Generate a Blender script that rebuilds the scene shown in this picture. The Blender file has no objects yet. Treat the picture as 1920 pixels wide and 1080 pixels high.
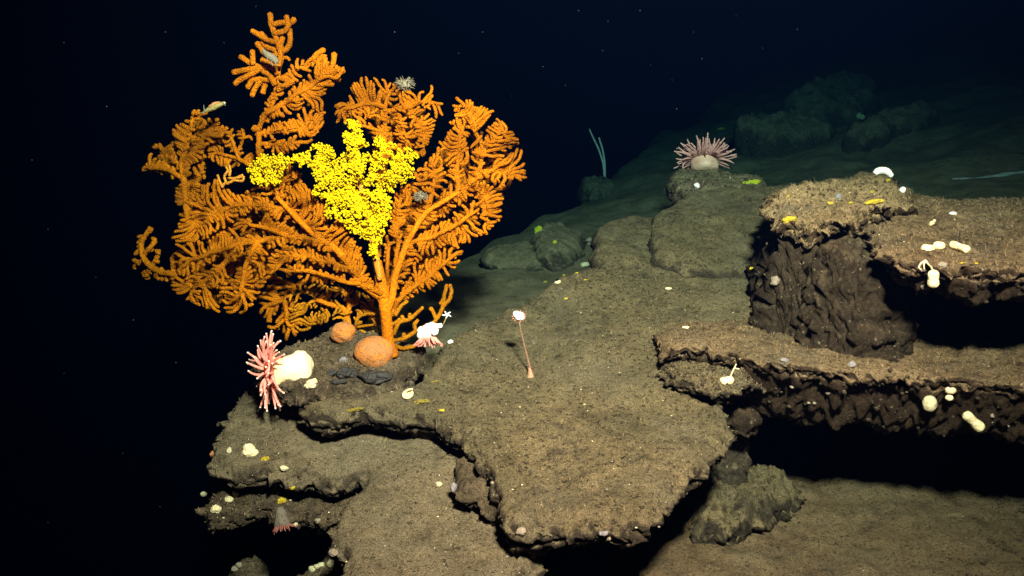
import bpy, math, random
import numpy as np
from mathutils import Vector, Matrix
from mathutils.geometry import delaunay_2d_cdt
from mathutils.bvhtree import BVHTree

random.seed(7)
RNG = np.random.default_rng(11)
C = bpy.context.scene
COL = C.collection

# ------------------------------------------------------------------ camera, water light, lamp
CAM = np.array([0.0, 0.0, 1.5])
PITCH = math.radians(12.0)
F = 1663.0                                    # focal length in photo pixels (1920 wide)
cd = bpy.data.cameras.new('camera')
cd.sensor_width = 36.0
cd.lens = 36.0 * F / 1920.0
cd.clip_start = 0.05
cd.clip_end = 200.0
cam = bpy.data.objects.new('camera', cd)
cam.location = CAM
cam.rotation_euler = (math.pi / 2 - PITCH, 0, 0)
COL.objects.link(cam)
C.camera = cam

w = bpy.data.worlds.new('World')
C.world = w
w.use_nodes = True
bg = w.node_tree.nodes['Background']
bg.inputs['Color'].default_value = (0.03, 0.10, 1.0, 1)
bg.inputs['Strength'].default_value = 0.009

# the survey vehicle's flood lamp, mounted above the camera
LAMP = Vector((0.42, 0.0, 3.0))
ld = bpy.data.lights.new('flood_lamp', 'SPOT')
ld.energy = 12000.0
ld.color = (1.0, 0.385, 0.305)
ld.spot_size = math.radians(78)
ld.spot_blend = 1.0
ld.shadow_soft_size = 0.16
lo = bpy.data.objects.new('flood_lamp', ld)
lo.location = LAMP
lo.rotation_euler = (Vector((0.22, 3.4, 1.30)) - LAMP).to_track_quat('-Z', 'Y').to_euler()
COL.objects.link(lo)

C.view_settings.view_transform = 'Standard'
C.view_settings.look = 'None'
C.view_settings.exposure = 0.0
C.view_settings.gamma = 1.0
C.cycles.use_denoising = True
C.cycles.max_bounces = 6
C.cycles.volume_bounces = 0
C.cycles.diffuse_bounces = 3

# ------------------------------------------------------------------ pixel -> world
FW = np.array([0, math.cos(PITCH), -math.sin(PITCH)])
UP = np.array([0, math.sin(PITCH), math.cos(PITCH)])
RT = np.array([1.0, 0, 0])


def ray(x, y):
    return FW + RT * ((x - 960.0) / F) + UP * ((540.0 - y) / F)


def at(x, y, Y):                               # the point of that sight line at distance Y
    d = ray(x, y)
    return CAM + d * (Y / d[1])


def on_plane(x, y, pl):
    a, b, c = pl
    d = ray(x, y)
    t = (a - CAM[2]) / (d[2] - b * d[1] - c * d[0])
    return CAM + d * t


# ------------------------------------------------------------------ noise
def _h(i, j, k, s):
    n = (i.astype(np.int64) * 374761393 + j.astype(np.int64) * 668265263 + k.astype(np.int64) * 2147483647 + s * 1274126177) & 0xFFFFFFFF
    n = ((n ^ (n >> 13)) * 1274126177) & 0xFFFFFFFF
    n = ((n ^ (n >> 16)) * 2246822519) & 0xFFFFFFFF
    n = n ^ (n >> 15)
    return (n & 0xFFFFFF) / float(0xFFFFFF) * 2 - 1


def vnoise(p, s=0):
    i = np.floor(p)
    f = p - i
    u = f * f * f * (f * (f * 6 - 15) + 10)
    i = i.astype(np.int64)
    r = 0
    for dx in (0, 1):
        wx = u[:, 0] if dx else 1 - u[:, 0]
        for dy in (0, 1):
            wy = u[:, 1] if dy else 1 - u[:, 1]
            for dz in (0, 1):
                wz = u[:, 2] if dz else 1 - u[:, 2]
                r = r + wx * wy * wz * _h(i[:, 0] + dx, i[:, 1] + dy, i[:, 2] + dz, s)
    return r


def fbm(p, scale, octaves=4, s=0, gain=0.5):
    r = np.zeros(len(p))
    a = 1.0
    q = p * scale
    for o in range(octaves):
        r += a * vnoise(q + 17.3 * o, s + o)
        a *= gain
        q = q * 2.03
    return r


# ------------------------------------------------------------------ objects
def link(o):
    COL.objects.link(o)
    return o


def tag(o, label=None, cat=None, group=None, kind=None):
    if label: o['label'] = label
    if cat: o['category'] = cat
    if group: o['group'] = group
    if kind: o['kind'] = kind
    return o


def empty(name, loc):
    o = bpy.data.objects.new(name, None)
    o.empty_display_size = 0.05
    o.location = Vector(loc)
    return link(o)


def mesh_obj(name, V, Fc, mat, parent=None, origin=None, smooth=True):
    V = np.asarray(V, dtype=float)
    if parent is not None:
        org = np.array(parent.matrix_world.translation) if False else np.array(parent.location)
        if parent.parent is not None:
            org = org + np.array(parent.parent.location)
    else:
        org = np.array(origin if origin is not None else (0, 0, 0), dtype=float)
    me = bpy.data.meshes.new(name)
    me.from_pydata((V - org).tolist(), [], [tuple(map(int, f)) for f in Fc])
    if smooth:
        me.polygons.foreach_set('use_smooth', [True] * len(me.polygons))
    me.materials.append(mat)
    me.update()
    o = bpy.data.objects.new(name, me)
    if parent is not None:
        o.parent = parent
    else:
        o.location = Vector(org)
    return link(o)


class MB:
    def __init__(self):
        self.V = []
        self.F = []
        self.n = 0

    def add(self, v, f):
        v = np.asarray(v, dtype=float)
        f = [tuple(i + self.n for i in q) for q in f]
        self.V.append(v)
        self.F += f
        self.n += len(v)

    def tube(self, pts, rad, sides=8, jit=0.0, cap0=True):
        pts = np.asarray(pts, dtype=float)
        n = len(pts)
        if n < 2: return
        rad = np.asarray(rad, dtype=float) * np.ones(n)
        T = np.gradient(pts, axis=0)
        T /= np.linalg.norm(T, axis=1)[:, None] + 1e-12
        ref = np.array([0.0, 1.0, 0.0]) if abs(T[0][1]) < 0.9 else np.array([1.0, 0, 0])
        vs = []
        for i in range(n):
            ref = ref - T[i] * ref.dot(T[i])
            ref /= np.linalg.norm(ref) + 1e-12
            bi = np.cross(T[i], ref)
            a = np.arange(sides) * (2 * math.pi / sides) + (i % 2) * math.pi / sides
            r = rad[i] * (1 + jit * RNG.uniform(-1, 1, sides))
            vs.append(pts[i] + (np.cos(a) * r)[:, None] * ref + (np.sin(a) * r)[:, None] * bi)
        vs.append((pts[-1] + T[-1] * rad[-1] * 0.6)[None])
        f = []
        for i in range(n - 1):
            for k in range(sides):
                k2 = (k + 1) % sides
                if i % 2 == 0:
                    f.append((i * sides + k, i * sides + k2, (i + 1) * sides + k))
                    f.append((i * sides + k2, (i + 1) * sides + k2, (i + 1) * sides + k))
                else:
                    f.append((i * sides + k, i * sides + k2, (i + 1) * sides + k2))
                    f.append((i * sides + k, (i + 1) * sides + k2, (i + 1) * sides + k))
        e = n * sides
        for k in range(sides):
            f.append(((n - 1) * sides + k, (n - 1) * sides + (k + 1) % sides, e))
        if cap0: f.append(tuple(range(sides))[::-1])
        self.add(np.vstack(vs), f)

    def blob(self, c, r, n=1, sq=(1, 1, 1), rot=None, lump=0.0, fr=6.0, seed=0):
        v, f = ICO[n]
        d = v.copy()
        if lump:
            d = d * (1 + lump * fbm(v + seed * 3.7, fr / 6.0 * 1.6, 3, seed))[:, None]
        d = d * np.array(sq)
        if rot is not None: d = d @ np.array(rot).T
        self.add(np.asarray(c) + d * r, f)

    def obj(self, name, mat, parent=None, origin=None, smooth=True):
        return mesh_obj(name, np.vstack(self.V), self.F, mat, parent, origin, smooth)


def make_ico(n):
    t = (1 + 5 ** .5) / 2
    v = [(-1, t, 0), (1, t, 0), (-1, -t, 0), (1, -t, 0), (0, -1, t), (0, 1, t), (0, -1, -t), (0, 1, -t), (t, 0, -1), (t, 0, 1), (-t, 0, -1), (-t, 0, 1)]
    v = [np.array(p, float) / np.linalg.norm(p) for p in v]
    f = [(0, 11, 5), (0, 5, 1), (0, 1, 7), (0, 7, 10), (0, 10, 11), (1, 5, 9), (5, 11, 4), (11, 10, 2), (10, 7, 6), (7, 1, 8), (3, 9, 4), (3, 4, 2), (3, 2, 6), (3, 6, 8), (3, 8, 9), (4, 9, 5), (2, 4, 11), (6, 2, 10), (8, 6, 7), (9, 8, 1)]
    for _ in range(n):
        mid = {}
        g = []

        def m(a, b):
            k = (min(a, b), max(a, b))
            if k not in mid:
                p = v[a] + v[b]
                v.append(p / np.linalg.norm(p))
                mid[k] = len(v) - 1
            return mid[k]
        for a, b, c in f:
            x, y, z = m(a, b), m(b, c), m(c, a)
            g += [(a, x, z), (b, y, x), (c, z, y), (x, y, z)]
        f = g
    return np.array(v), f


ICO = {n: make_ico(n) for n in (0, 1, 2, 3, 4)}

# ------------------------------------------------------------------ materials
class NT:
    def __init__(self, name):
        self.m = bpy.data.materials.new(name)
        self.m.use_nodes = True
        self.t = self.m.node_tree
        self.b = self.t.nodes['Principled BSDF']

    def n(self, typ, **kw):
        q = self.t.nodes.new(typ)
        for k, v in kw.items():
            if k in q.inputs: q.inputs[k].default_value = v
            else: setattr(q, k, v)
        return q

    def l(self, a, b):
        self.t.links.new(a, b)

    def pos(self):
        return self.n('ShaderNodeNewGeometry').outputs['Position']

    def noise(self, scale, detail=4, rough=0.55, vec=None):
        q = self.n('ShaderNodeTexNoise')
        q.inputs['Scale'].default_value = scale
        q.inputs['Detail'].default_value = detail
        q.inputs['Roughness'].default_value = rough
        self.l(vec or self.pos(), q.inputs['Vector'])
        return q.outputs['Fac']

    def ramp(self, fac, stops):
        q = self.n('ShaderNodeValToRGB')
        e = q.color_ramp.elements
        while len(e) < len(stops): e.new(0.5)
        for el, (p, c) in zip(e, stops):
            el.position = p
            el.color = (c, c, c, 1) if not hasattr(c, '__len__') else (*c, 1)
        self.l(fac, q.inputs['Fac'])
        return q.outputs['Color']

    def mix(self, fac, a, b, mode='MIX'):
        q = self.n('ShaderNodeMix', data_type='RGBA', blend_type=mode)
        for s, v in ((q.inputs[0], fac), (q.inputs[6], a), (q.inputs[7], b)):
            if isinstance(v, (int, float)): s.default_value = v
            elif isinstance(v, tuple): s.default_value = (*v, 1)
            else: self.l(v, s)
        return q.outputs[2]

    def math(self, op, a, b=0.0):
        q = self.n('ShaderNodeMath', operation=op)
        for s, v in zip(q.inputs, (a, b)):
            if isinstance(v, (int, float)): s.default_value = v
            else: self.l(v, s)
        return q.outputs[0]

    def bump(self, h, dist, strength=1.0, prev=None):
        q = self.n('ShaderNodeBump')
        q.inputs['Distance'].default_value = dist
        q.inputs['Strength'].default_value = strength
        self.l(h, q.inputs['Height'])
        if prev is not None: self.l(prev, q.inputs['Normal'])
        return q.outputs['Normal']

    def done(self, col, rough=0.9, normal=None, spec=0.2):
        if isinstance(col, tuple): self.b.inputs['Base Color'].default_value = (*col, 1)
        else: self.l(col, self.b.inputs['Base Color'])
        self.b.inputs['Roughness'].default_value = rough
        self.b.inputs['Specular IOR Level'].default_value = spec
        if normal is not None: self.l(normal, self.b.inputs['Normal'])
        return self.m


def seabed_mat(name, a, b, crust=(0.038, 0.030, 0.021), speck=0.18, lo=0.34, hi=0.70, grain=1.0):
    t = NT(name)
    big = t.noise(5.0, 6, 0.6)
    col = t.mix(t.ramp(big, [(0.35, 0.0), (0.65, 1.0)]), a, b)
    mid = t.noise(68.0, 6, 0.72)
    col = t.mix(t.ramp(mid, [(0.38, speck), (0.47, 1.0)]), (0.012, 0.010, 0.008), col)
    blot = t.noise(14.0, 6, 0.75)
    col = t.mix(1.0, col, t.ramp(blot, [(0.32, 0.50), (0.47, 1.0), (0.70, 1.25)]), 'MULTIPLY')
    patch = t.noise(5.5, 9, 0.72)
    col = t.mix(t.ramp(patch, [(0.56, 0.0), (0.66, 0.6)]), col, (0.075, 0.062, 0.046))
    silt = t.noise(3.0, 7, 0.65)
    col = t.mix(t.ramp(silt, [(0.50, 0.0), (0.66, 0.45)]), col, (0.20, 0.175, 0.115))
    fine = t.noise(240.0, 3, 0.65)
    col = t.mix(1.0, col, t.ramp(fine, [(0.30, 0.35), (0.5, 1.0), (0.70, 1.5)]), 'MULTIPLY')
    sh = t.n('ShaderNodeTexVoronoi', Scale=75.0)
    t.l(t.pos(), sh.inputs['Vector'])
    shr = t.n('ShaderNodeSeparateColor')
    t.l(sh.outputs['Color'], shr.inputs[0])
    shell = t.math('MULTIPLY', t.math('GREATER_THAN', shr.outputs[0], 0.975), t.math('LESS_THAN', sh.outputs['Distance'], 0.16))
    col = t.mix(shell, col, (0.62, 0.58, 0.50))
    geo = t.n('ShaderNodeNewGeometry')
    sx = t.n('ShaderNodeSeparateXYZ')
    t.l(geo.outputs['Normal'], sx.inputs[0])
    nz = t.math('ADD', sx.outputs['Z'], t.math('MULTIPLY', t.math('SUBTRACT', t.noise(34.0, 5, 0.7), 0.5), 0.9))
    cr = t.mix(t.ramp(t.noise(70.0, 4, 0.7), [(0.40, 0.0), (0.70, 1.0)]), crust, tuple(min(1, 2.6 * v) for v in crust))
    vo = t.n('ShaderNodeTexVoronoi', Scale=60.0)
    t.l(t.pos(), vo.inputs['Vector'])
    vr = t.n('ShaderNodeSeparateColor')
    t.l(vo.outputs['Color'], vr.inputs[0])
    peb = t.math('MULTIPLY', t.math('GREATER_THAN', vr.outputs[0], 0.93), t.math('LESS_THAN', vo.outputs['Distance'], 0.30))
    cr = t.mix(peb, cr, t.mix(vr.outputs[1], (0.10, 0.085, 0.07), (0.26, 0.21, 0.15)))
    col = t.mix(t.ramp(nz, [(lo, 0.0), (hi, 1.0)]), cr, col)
    nb = t.bump(t.noise(30.0, 5, 0.65), 0.016, 0.7 * grain)
    nb = t.bump(mid, 0.014, 1.0 * grain, nb)
    nb = t.bump(fine, 0.007, 1.0 * grain, nb)
    return t.done(col, 0.97, nb, 0.08)


SED = seabed_mat('sediment_rock', (0.152, 0.126, 0.070), (0.232, 0.176, 0.094))
SED_SMOOTH = seabed_mat('smooth_sediment', (0.145, 0.118, 0.072), (0.205, 0.158, 0.094), speck=0.4, grain=0.7)
SED_FLOOR = seabed_mat('floor_sediment', (0.170, 0.115, 0.063), (0.222, 0.155, 0.088), speck=0.35, grain=0.8)
SED_WARM = seabed_mat('fuzzy_sediment', (0.185, 0.125, 0.066), (0.285, 0.195, 0.108), crust=(0.042, 0.028, 0.018))
BLOCK = seabed_mat('dark_block_rock', (0.075, 0.052, 0.032), (0.14, 0.095, 0.055), crust=(0.032, 0.023, 0.015), lo=0.5, hi=0.9)
SED_GOLD = seabed_mat('golden_crest', (0.26, 0.18, 0.09), (0.42, 0.30, 0.16), crust=(0.05, 0.034, 0.02), speck=0.12)
CRUST = seabed_mat('encrusted_rock', (0.10, 0.075, 0.045), (0.20, 0.15, 0.09), crust=(0.045, 0.034, 0.023), lo=0.45, hi=0.85)
FAR = seabed_mat('far_sediment', (0.175, 0.135, 0.082), (0.24, 0.19, 0.115), speck=0.7, grain=0.7)


def coral_mat(name, hi, lo, scale=230.0, bd=0.006, dark=0.55):
    t = NT(name)
    v = t.n('ShaderNodeTexVoronoi', Scale=scale)
    t.l(t.pos(), v.inputs['Vector'])
    col = t.mix(t.ramp(v.outputs['Distance'], [(0.15, 0.0), (0.6, 1.0)]), hi, lo)
    big = t.noise(7.0, 4)
    col = t.mix(1.0, col, t.ramp(big, [(0.3, dark * 0.85), (0.65, 1.15)]), 'MULTIPLY')
    inv = t.math('SUBTRACT', 1.0, v.outputs['Distance'])
    return t.done(col, 0.95, t.bump(inv, bd, 1.0), 0.04)


ORANGE = coral_mat('orange_coral_tissue', (0.74, 0.285, 0.008), (0.45, 0.125, 0.0025))
ORANGE_FINE = coral_mat('fine_orange_tissue', (0.66, 0.29, 0.012), (0.42, 0.15, 0.004))
TRUNK = coral_mat('orange_trunk', (0.66, 0.22, 0.005), (0.46, 0.125, 0.003), 120.0, 0.003, 0.8)
YELLOW = coral_mat('yellow_polyps', (0.96, 0.78, 0.005), (0.76, 0.52, 0.004), 260.0, 0.004, 0.85)
YSTEM = coral_mat('yellow_stem', (0.62, 0.30, 0.05), (0.48, 0.20, 0.02), 150.0, 0.003, 0.8)
BALL = NT('orange_sponge')
_n = BALL.noise(30.0, 5, 0.7)
_c = BALL.mix(BALL.ramp(_n, [(0.35, 0.0), (0.68, 1.0)]), (0.66, 0.21, 0.03), (0.30, 0.18, 0.09))
_c = BALL.mix(BALL.ramp(BALL.noise(160.0, 3), [(0.32, 0.4), (0.46, 1.0)]), (0.10, 0.04, 0.02), _c)
BALL = BALL.done(_c, 0.9, BALL.bump(BALL.noise(120.0, 4, 0.7), 0.008), 0.15)


def plain(name, a, b=None, scale=60.0, rough=0.6, bd=0.006, spec=0.25, sss=0.0):
    t = NT(name)
    b = b or tuple(v * 0.7 for v in a)
    n = t.noise(scale, 4, 0.6)
    if sss:
        t.b.inputs['Subsurface Weight'].default_value = sss
        t.b.inputs['Subsurface Radius'].default_value = (0.02, 0.01, 0.008)
        t.b.inputs['Subsurface Scale'].default_value = 0.3
    return t.done(t.mix(t.ramp(n, [(0.3, 0.0), (0.6, 1.0)]), b, a), rough, t.bump(n, bd), spec)


PINK = plain('pink_tentacle', (0.88, 0.34, 0.27), (0.72, 0.22, 0.18), 40, 0.45)
PINKTIP = plain('pale_tentacle_tip', (0.95, 0.75, 0.68))
ANEM_COL = plain('cream_column', (0.92, 0.82, 0.56), (0.90, 0.72, 0.40), 9, 0.5)
COLLAR = plain('orange_collar', (1.0, 0.74, 0.42), (0.92, 0.52, 0.30), 25, 0.5)
DIM_PINK = plain('dusky_tentacle', (0.66, 0.32, 0.30), (0.52, 0.24, 0.22), 40, 0.5)
DIM_COL = plain('pinkish_column', (0.72, 0.46, 0.36), (0.55, 0.28, 0.20), 25, 0.5)
WHITE = plain('white_sponge_skin', (0.82, 0.70, 0.42), (0.62, 0.52, 0.28), 80, 0.7)
WHITER = plain('bright_white_skin', (0.95, 0.93, 0.88), (0.85, 0.82, 0.76), 60, 0.6)
PALE = plain('pale_green_sponge_skin', (0.60, 0.54, 0.33), (0.40, 0.36, 0.21), 90, 0.7)
GREYBODY = plain('grey_sponge_skin', (0.28, 0.23, 0.17), (0.18, 0.15, 0.11), 90, 0.7)
CREAM = plain('creamy_sponge_skin', (0.92, 0.76, 0.44), (0.78, 0.58, 0.30), 70, 0.6)
YEL = plain('yellow_sponge_skin', (0.52, 0.38, 0.02), (0.22, 0.16, 0.02), 90, 0.8, 0.006)
MOSS = plain('mossy_yellow_skin', (0.26, 0.20, 0.03), (0.12, 0.095, 0.03), 120, 0.9, 0.012)
LIME = plain('lime_sponge_skin', (0.40, 0.42, 0.015), (0.24, 0.26, 0.012), 60, 0.8, 0.006)
STALK = plain('brown_pink_stalk', (0.30, 0.17, 0.11), (0.22, 0.12, 0.08), 60, 0.6)
FLARE = plain('pink_stalk_base', (0.62, 0.28, 0.18), (0.48, 0.20, 0.13), 60, 0.6)
WHIP = plain('pale_whip', (0.55, 0.55, 0.55), (0.42, 0.42, 0.42), 80, 0.6)
SHRIMP = plain('grey_shell', (0.20, 0.18, 0.12), (0.11, 0.10, 0.075), 70, 0.45)
SHRIMP_OR = plain('orange_shell', (0.55, 0.22, 0.08), (0.42, 0.18, 0.08), 70, 0.5)
OLIVE = plain('olive_shell', (0.32, 0.27, 0.09), (0.20, 0.17, 0.06), 70, 0.4)
DARK = plain('dark_rock', (0.032, 0.029, 0.027), (0.012, 0.011, 0.010), 70, 0.55, 0.01, 0.4)
REDSH = plain('red_shell', (0.50, 0.05, 0.03), (0.34, 0.03, 0.02), 60, 0.5)
BLUEGREY = plain('blue_grey_skin', (0.24, 0.22, 0.22), (0.15, 0.14, 0.15), 60, 0.5)
FUZZ = plain('hydroid_fuzz', (0.46, 0.31, 0.16), (0.28, 0.18, 0.09), 20, 0.9)
PALESED = plain('pale_sediment', (0.60, 0.60, 0.62), (0.30, 0.29, 0.28), 45, 0.95, 0.01, 0.05)
SNOW = plain('marine_snow', (0.10, 0.085, 0.075), None, 60, 0.9)

# ------------------------------------------------------------------ rock slabs
ROCKS = []            # (verts, tris) in world space for sight-line placement


def chaikin(p, n=1):
    for _ in range(n):
        q = np.roll(p, -1, axis=0)
        a = 0.75 * p + 0.25 * q
        b = 0.25 * p + 0.75 * q
        p = np.empty((2 * len(a), p.shape[1]))
        p[0::2] = a
        p[1::2] = b
    return p


def resample(p, step):
    q = np.vstack([p, p[:1]])
    L = np.concatenate([[0], np.cumsum(np.linalg.norm(np.diff(q, axis=0), axis=1))])
    n = max(8, int(L[-1] / step))
    s = np.linspace(0, L[-1], n, endpoint=False)
    return np.stack([np.interp(s, L, q[:, k]) for k in range(p.shape[1])], 1)


def seg_dist(P, poly):
    A = poly
    B = np.roll(poly, -1, axis=0)
    D = B - A
    LL = (D ** 2).sum(1) + 1e-12
    out = np.empty(len(P))
    for i in range(0, len(P), 2000):
        p = P[i:i + 2000]
        t = ((p[:, None, :] - A[None]) * D[None]).sum(2) / LL[None]
        t = np.clip(t, 0, 1)
        q = A[None] + t[..., None] * D[None]
        out[i:i + 2000] = np.sqrt(((p[:, None, :] - q) ** 2).sum(2)).min(1)
    return out


def inside(P, poly):
    x, y = P[:, 0], P[:, 1]
    r = np.zeros(len(P), bool)
    n = len(poly)
    for i in range(n):
        x1, y1 = poly[i]
        x2, y2 = poly[(i + 1) % n]
        if y1 == y2: continue
        c = ((y1 > y) != (y2 > y)) & (x < (x2 - x1) * (y - y1) / (y2 - y1) + x1)
        r ^= c
    return r


def slab(name, outline, pl, mat, label, cat='rock', step=0.011, t_edge=0.06, under=0.3, deep=None, deep_from=0.4, rim=0.05, rimr=1.0,
         rough=0.010, rag=0.022, bulge=0.012, dome=0.0, und=0.018, seed=0, kind=None, max_t=1.2, world_outline=False, rings=7, crust=0.014, bev=(0.0, 0.05), flare=0.0):
    if world_outline: W = np.array(outline, float)
    else: W = np.array([on_plane(x, y, pl)[:2] for x, y in outline])
    area = 0.5 * np.sum(W[:, 0] * np.roll(W[:, 1], -1) - np.roll(W[:, 0], -1) * W[:, 1])
    if area < 0: W = W[::-1]
    W = resample(chaikin(W, 1), step)
    nrm = np.roll(W, 1, axis=0) - np.roll(W, -1, axis=0)
    nrm = np.stack([-nrm[:, 1], nrm[:, 0]], 1)
    nrm /= np.linalg.norm(nrm, axis=1)[:, None] + 1e-12
    W3 = np.c_[W, np.full(len(W), seed * 1.7)]
    W = W + nrm * (rag * fbm(W3, 4.5, 5, seed, 0.54))[:, None]
    # interior points
    lo, hi = W.min(0), W.max(0)
    gx, gy = np.meshgrid(np.arange(lo[0], hi[0], step), np.arange(lo[1], hi[1], step * 0.87))
    gx = gx + (np.arange(gx.shape[0]) % 2)[:, None] * step * 0.5
    G = np.c_[gx.ravel(), gy.ravel()]
    G = G + RNG.uniform(-0.2, 0.2, G.shape) * step
    G = G[inside(G, W)]
    d = seg_dist(G, W)
    G = G[d > step * 0.6]
    nb = len(W)
    pts = [Vector(p) for p in W] + [Vector(p) for p in G]
    ed = [(i, (i + 1) % nb) for i in range(nb)]
    vo, _, fo, ov, _, _ = delaunay_2d_cdt(pts, ed, [list(range(nb))], 1, 1e-7)
    P = np.array([tuple(v) for v in vo])
    tri = [f for f in fo]
    # map of the boundary
    bmap = {}
    for i, src in enumerate(ov):
        for s in src:
            if s < nb: bmap[s] = i
    bidx = [bmap[i] for i in range(nb)]
    d = seg_dist(P, W)
    P3 = np.c_[P, np.full(len(P), seed * 3.1)]
    a, b, c = pl
    zt = a + b * P[:, 1] + c * P[:, 0]
    zt = zt + und * fbm(P3, 2.2, 3, seed + 5) + rough * fbm(P3, 16.0, 5, seed + 9, 0.6)
    pit = fbm(P3, 38.0, 2, seed + 19)
    zt = zt - rough * 0.9 * np.clip(pit - 0.45, 0, 1) * 2.0
    k = np.clip(1 - d / rim, 0, 1)
    zt = zt - rim * rimr * 0.75 * (1 - np.sqrt(np.clip(1 - k * k, 0, 1))) + dome * np.clip(d / 0.3, 0, 1) ** 0.7
    tk = t_edge + bev[0] * np.minimum(d, bev[1]) + under * np.clip(d - (bev[1] if bev[0] else 0), 0, None)
    if deep is not None: tk = tk + deep * np.clip(d - deep_from, 0, None)
    tk = np.minimum(tk, max_t)
    zb = zt - tk + (0.02 + 0.28 * crust * (bev[0] > 0)) * fbm(P3, 9.0 if not bev[0] else 22.0, 4, seed + 30, 0.6)
    zb = np.where(d < step * 0.5, zt - t_edge, np.minimum(zb, zt - 0.012))
    n0 = len(P)
    # rings of the rim
    B = P[bidx]
    zt_b, zb_b = zt[bidx], zb[bidx]
    ringv = []
    for r in range(1, rings):
        f = r / rings
        off = bulge * math.sin(math.pi * min(1, f * 1.3)) - bulge * 1.5 * f * f + flare * f ** 1.5
        z = zt_b + (zb_b - zt_b) * f
        q = np.c_[B, z]
        o2 = off + crust * fbm(q * np.array([1, 1, 1.6]), 24.0, 4, seed + 40, 0.65)
        q[:, :2] += nrm * o2[:, None]
        q[:, 2] += crust * 0.6 * fbm(q, 30.0, 3, seed + 50)
        ringv.append(q)
    V = np.vstack([np.c_[P, zt]] + ringv + [np.c_[P, zb]])
    FC = [tuple(t) for t in tri]
    # orientation of top
    t0 = tri[0]
    if np.cross(P[t0[1]] - P[t0[0]], P[t0[2]] - P[t0[0]]) < 0: FC = [tuple(reversed(t)) for t in FC]
    top = list(FC)
    base = n0 + (rings - 1) * nb
    FC += [tuple(base + i for i in reversed(t)) for t in top]

    def rid(r, i):
        i %= nb
        if r == 0: return bidx[i]
        if r == rings: return base + bidx[i]
        return n0 + (r - 1) * nb + i
    for r in range(rings):
        for i in range(nb):
            FC.append((rid(r, i), rid(r + 1, i), rid(r + 1, i + 1)))
            FC.append((rid(r, i), rid(r + 1, i + 1), rid(r, i + 1)))
    org = np.array([V[:, 0].mean(), V[:, 1].mean(), V[:, 2].min()])
    o = mesh_obj(name, V, FC, mat, None, org)
    if kind: tag(o, label, None if kind == 'structure' else cat, None, kind)
    else: tag(o, label, cat)
    ROCKS.append((V, FC))
    return o


PLC = (0.39 - 0.29 * 2.2, 0.29, 0.0)
PLE = (0.30 - 0.25 * 2.4, 0.25, 0.0)
PLG = (0.175 - 0.25 * 2.4, 0.25, 0.0)
PLH = (0.62, 0.02, 0.0)
PLI = (0.76, 0.10, 0.0)

# --- far slope, falling away to open water on its left
def terrain():
    xs = np.concatenate([np.arange(-2.4, 3.4, 0.035), np.arange(3.4, 9.0, 0.07)])
    ys = np.concatenate([np.arange(3.3, 7.0, 0.035), np.arange(7.0, 15.0, 0.07)])
    X, Y = np.meshgrid(xs, ys)
    P = np.c_[X.ravel(), Y.ravel()]
    x, y = P[:, 0], P[:, 1]
    k = np.interp(y, [3.3, 4.5, 5, 6, 8, 15], [.10, .11, .15, .19, .22, .245])
    z = 0.53 + k * (x + .18) + .03 * (y - 5)
    edge = np.interp(y, [3.3, 4.4, 5, 6, 8, 11, 15], [-0.75, -0.80, -0.66, -0.24, 0.68, 2.1, 3.9])
    p3 = np.c_[P, np.zeros(len(P))]
    edge = edge + 0.10 * fbm(p3, 1.1, 4, 3)
    f = np.clip(edge - x + 0.25, 0, None)
    z = z - 1.4 * f ** 1.5 * np.where(f > 0, 1, 0)
    z = z + 0.05 * fbm(p3, 0.9, 4, 21) + 0.014 * fbm(p3, 7.0, 4, 23) + np.interp(y, [5, 8], [0, 0.10]) * fbm(p3, 1.4, 4, 29)
    # mounds
    for mx, my, mr, mh in ((1.60, 4.35, 0.22, 0.10), (2.55, 4.6, 0.5, 0.10)):
        z += mh * np.exp(-(((x - mx) / mr) ** 2 + ((y - my) / (mr * 0.8)) ** 2))
    V = np.c_[P, z]
    ny, nx = X.shape
    Fc = []
    for j in range(ny - 1):
        for i in range(nx - 1):
            q = j * nx + i
            Fc.append((q, q + 1, q + nx + 1, q + nx))
    o = mesh_obj('seabed', V, Fc, FAR)
    tag(o, 'dark sloping seabed rising to the right behind the rocks', None, None, 'structure')
    ROCKS.append((V, Fc))
    return P, z


terrain()

# --- near floor under the ledges, right foreground
def floor():
    xs = np.arange(-0.35, 3.6, 0.018)
    ys = np.arange(1.6, 4.6, 0.018)
    X, Y = np.meshgrid(xs, ys)
    p = np.c_[X.ravel(), Y.ravel(), np.zeros(X.size)]
    z = 0.03 + 0.025 * fbm(p, 1.6, 4, 61) + 0.008 * fbm(p, 14.0, 5, 62, 0.6) + 0.03 * np.clip(fbm(p, 6.0, 4, 64) - 0.35, 0, 1)
    V = np.c_[p[:, :2], z]
    ny, nx = X.shape
    Fc = [(j * nx + i, j * nx + i + 1, (j + 1) * nx + i + 1, (j + 1) * nx + i) for j in range(ny - 1) for i in range(nx - 1)]
    o = mesh_obj('sediment_floor', V, Fc, SED_FLOOR)
    tag(o, 'brown sediment floor in front of the overhanging ledge', None, None, 'structure')
    ROCKS.append((V, Fc))


floor()

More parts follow.
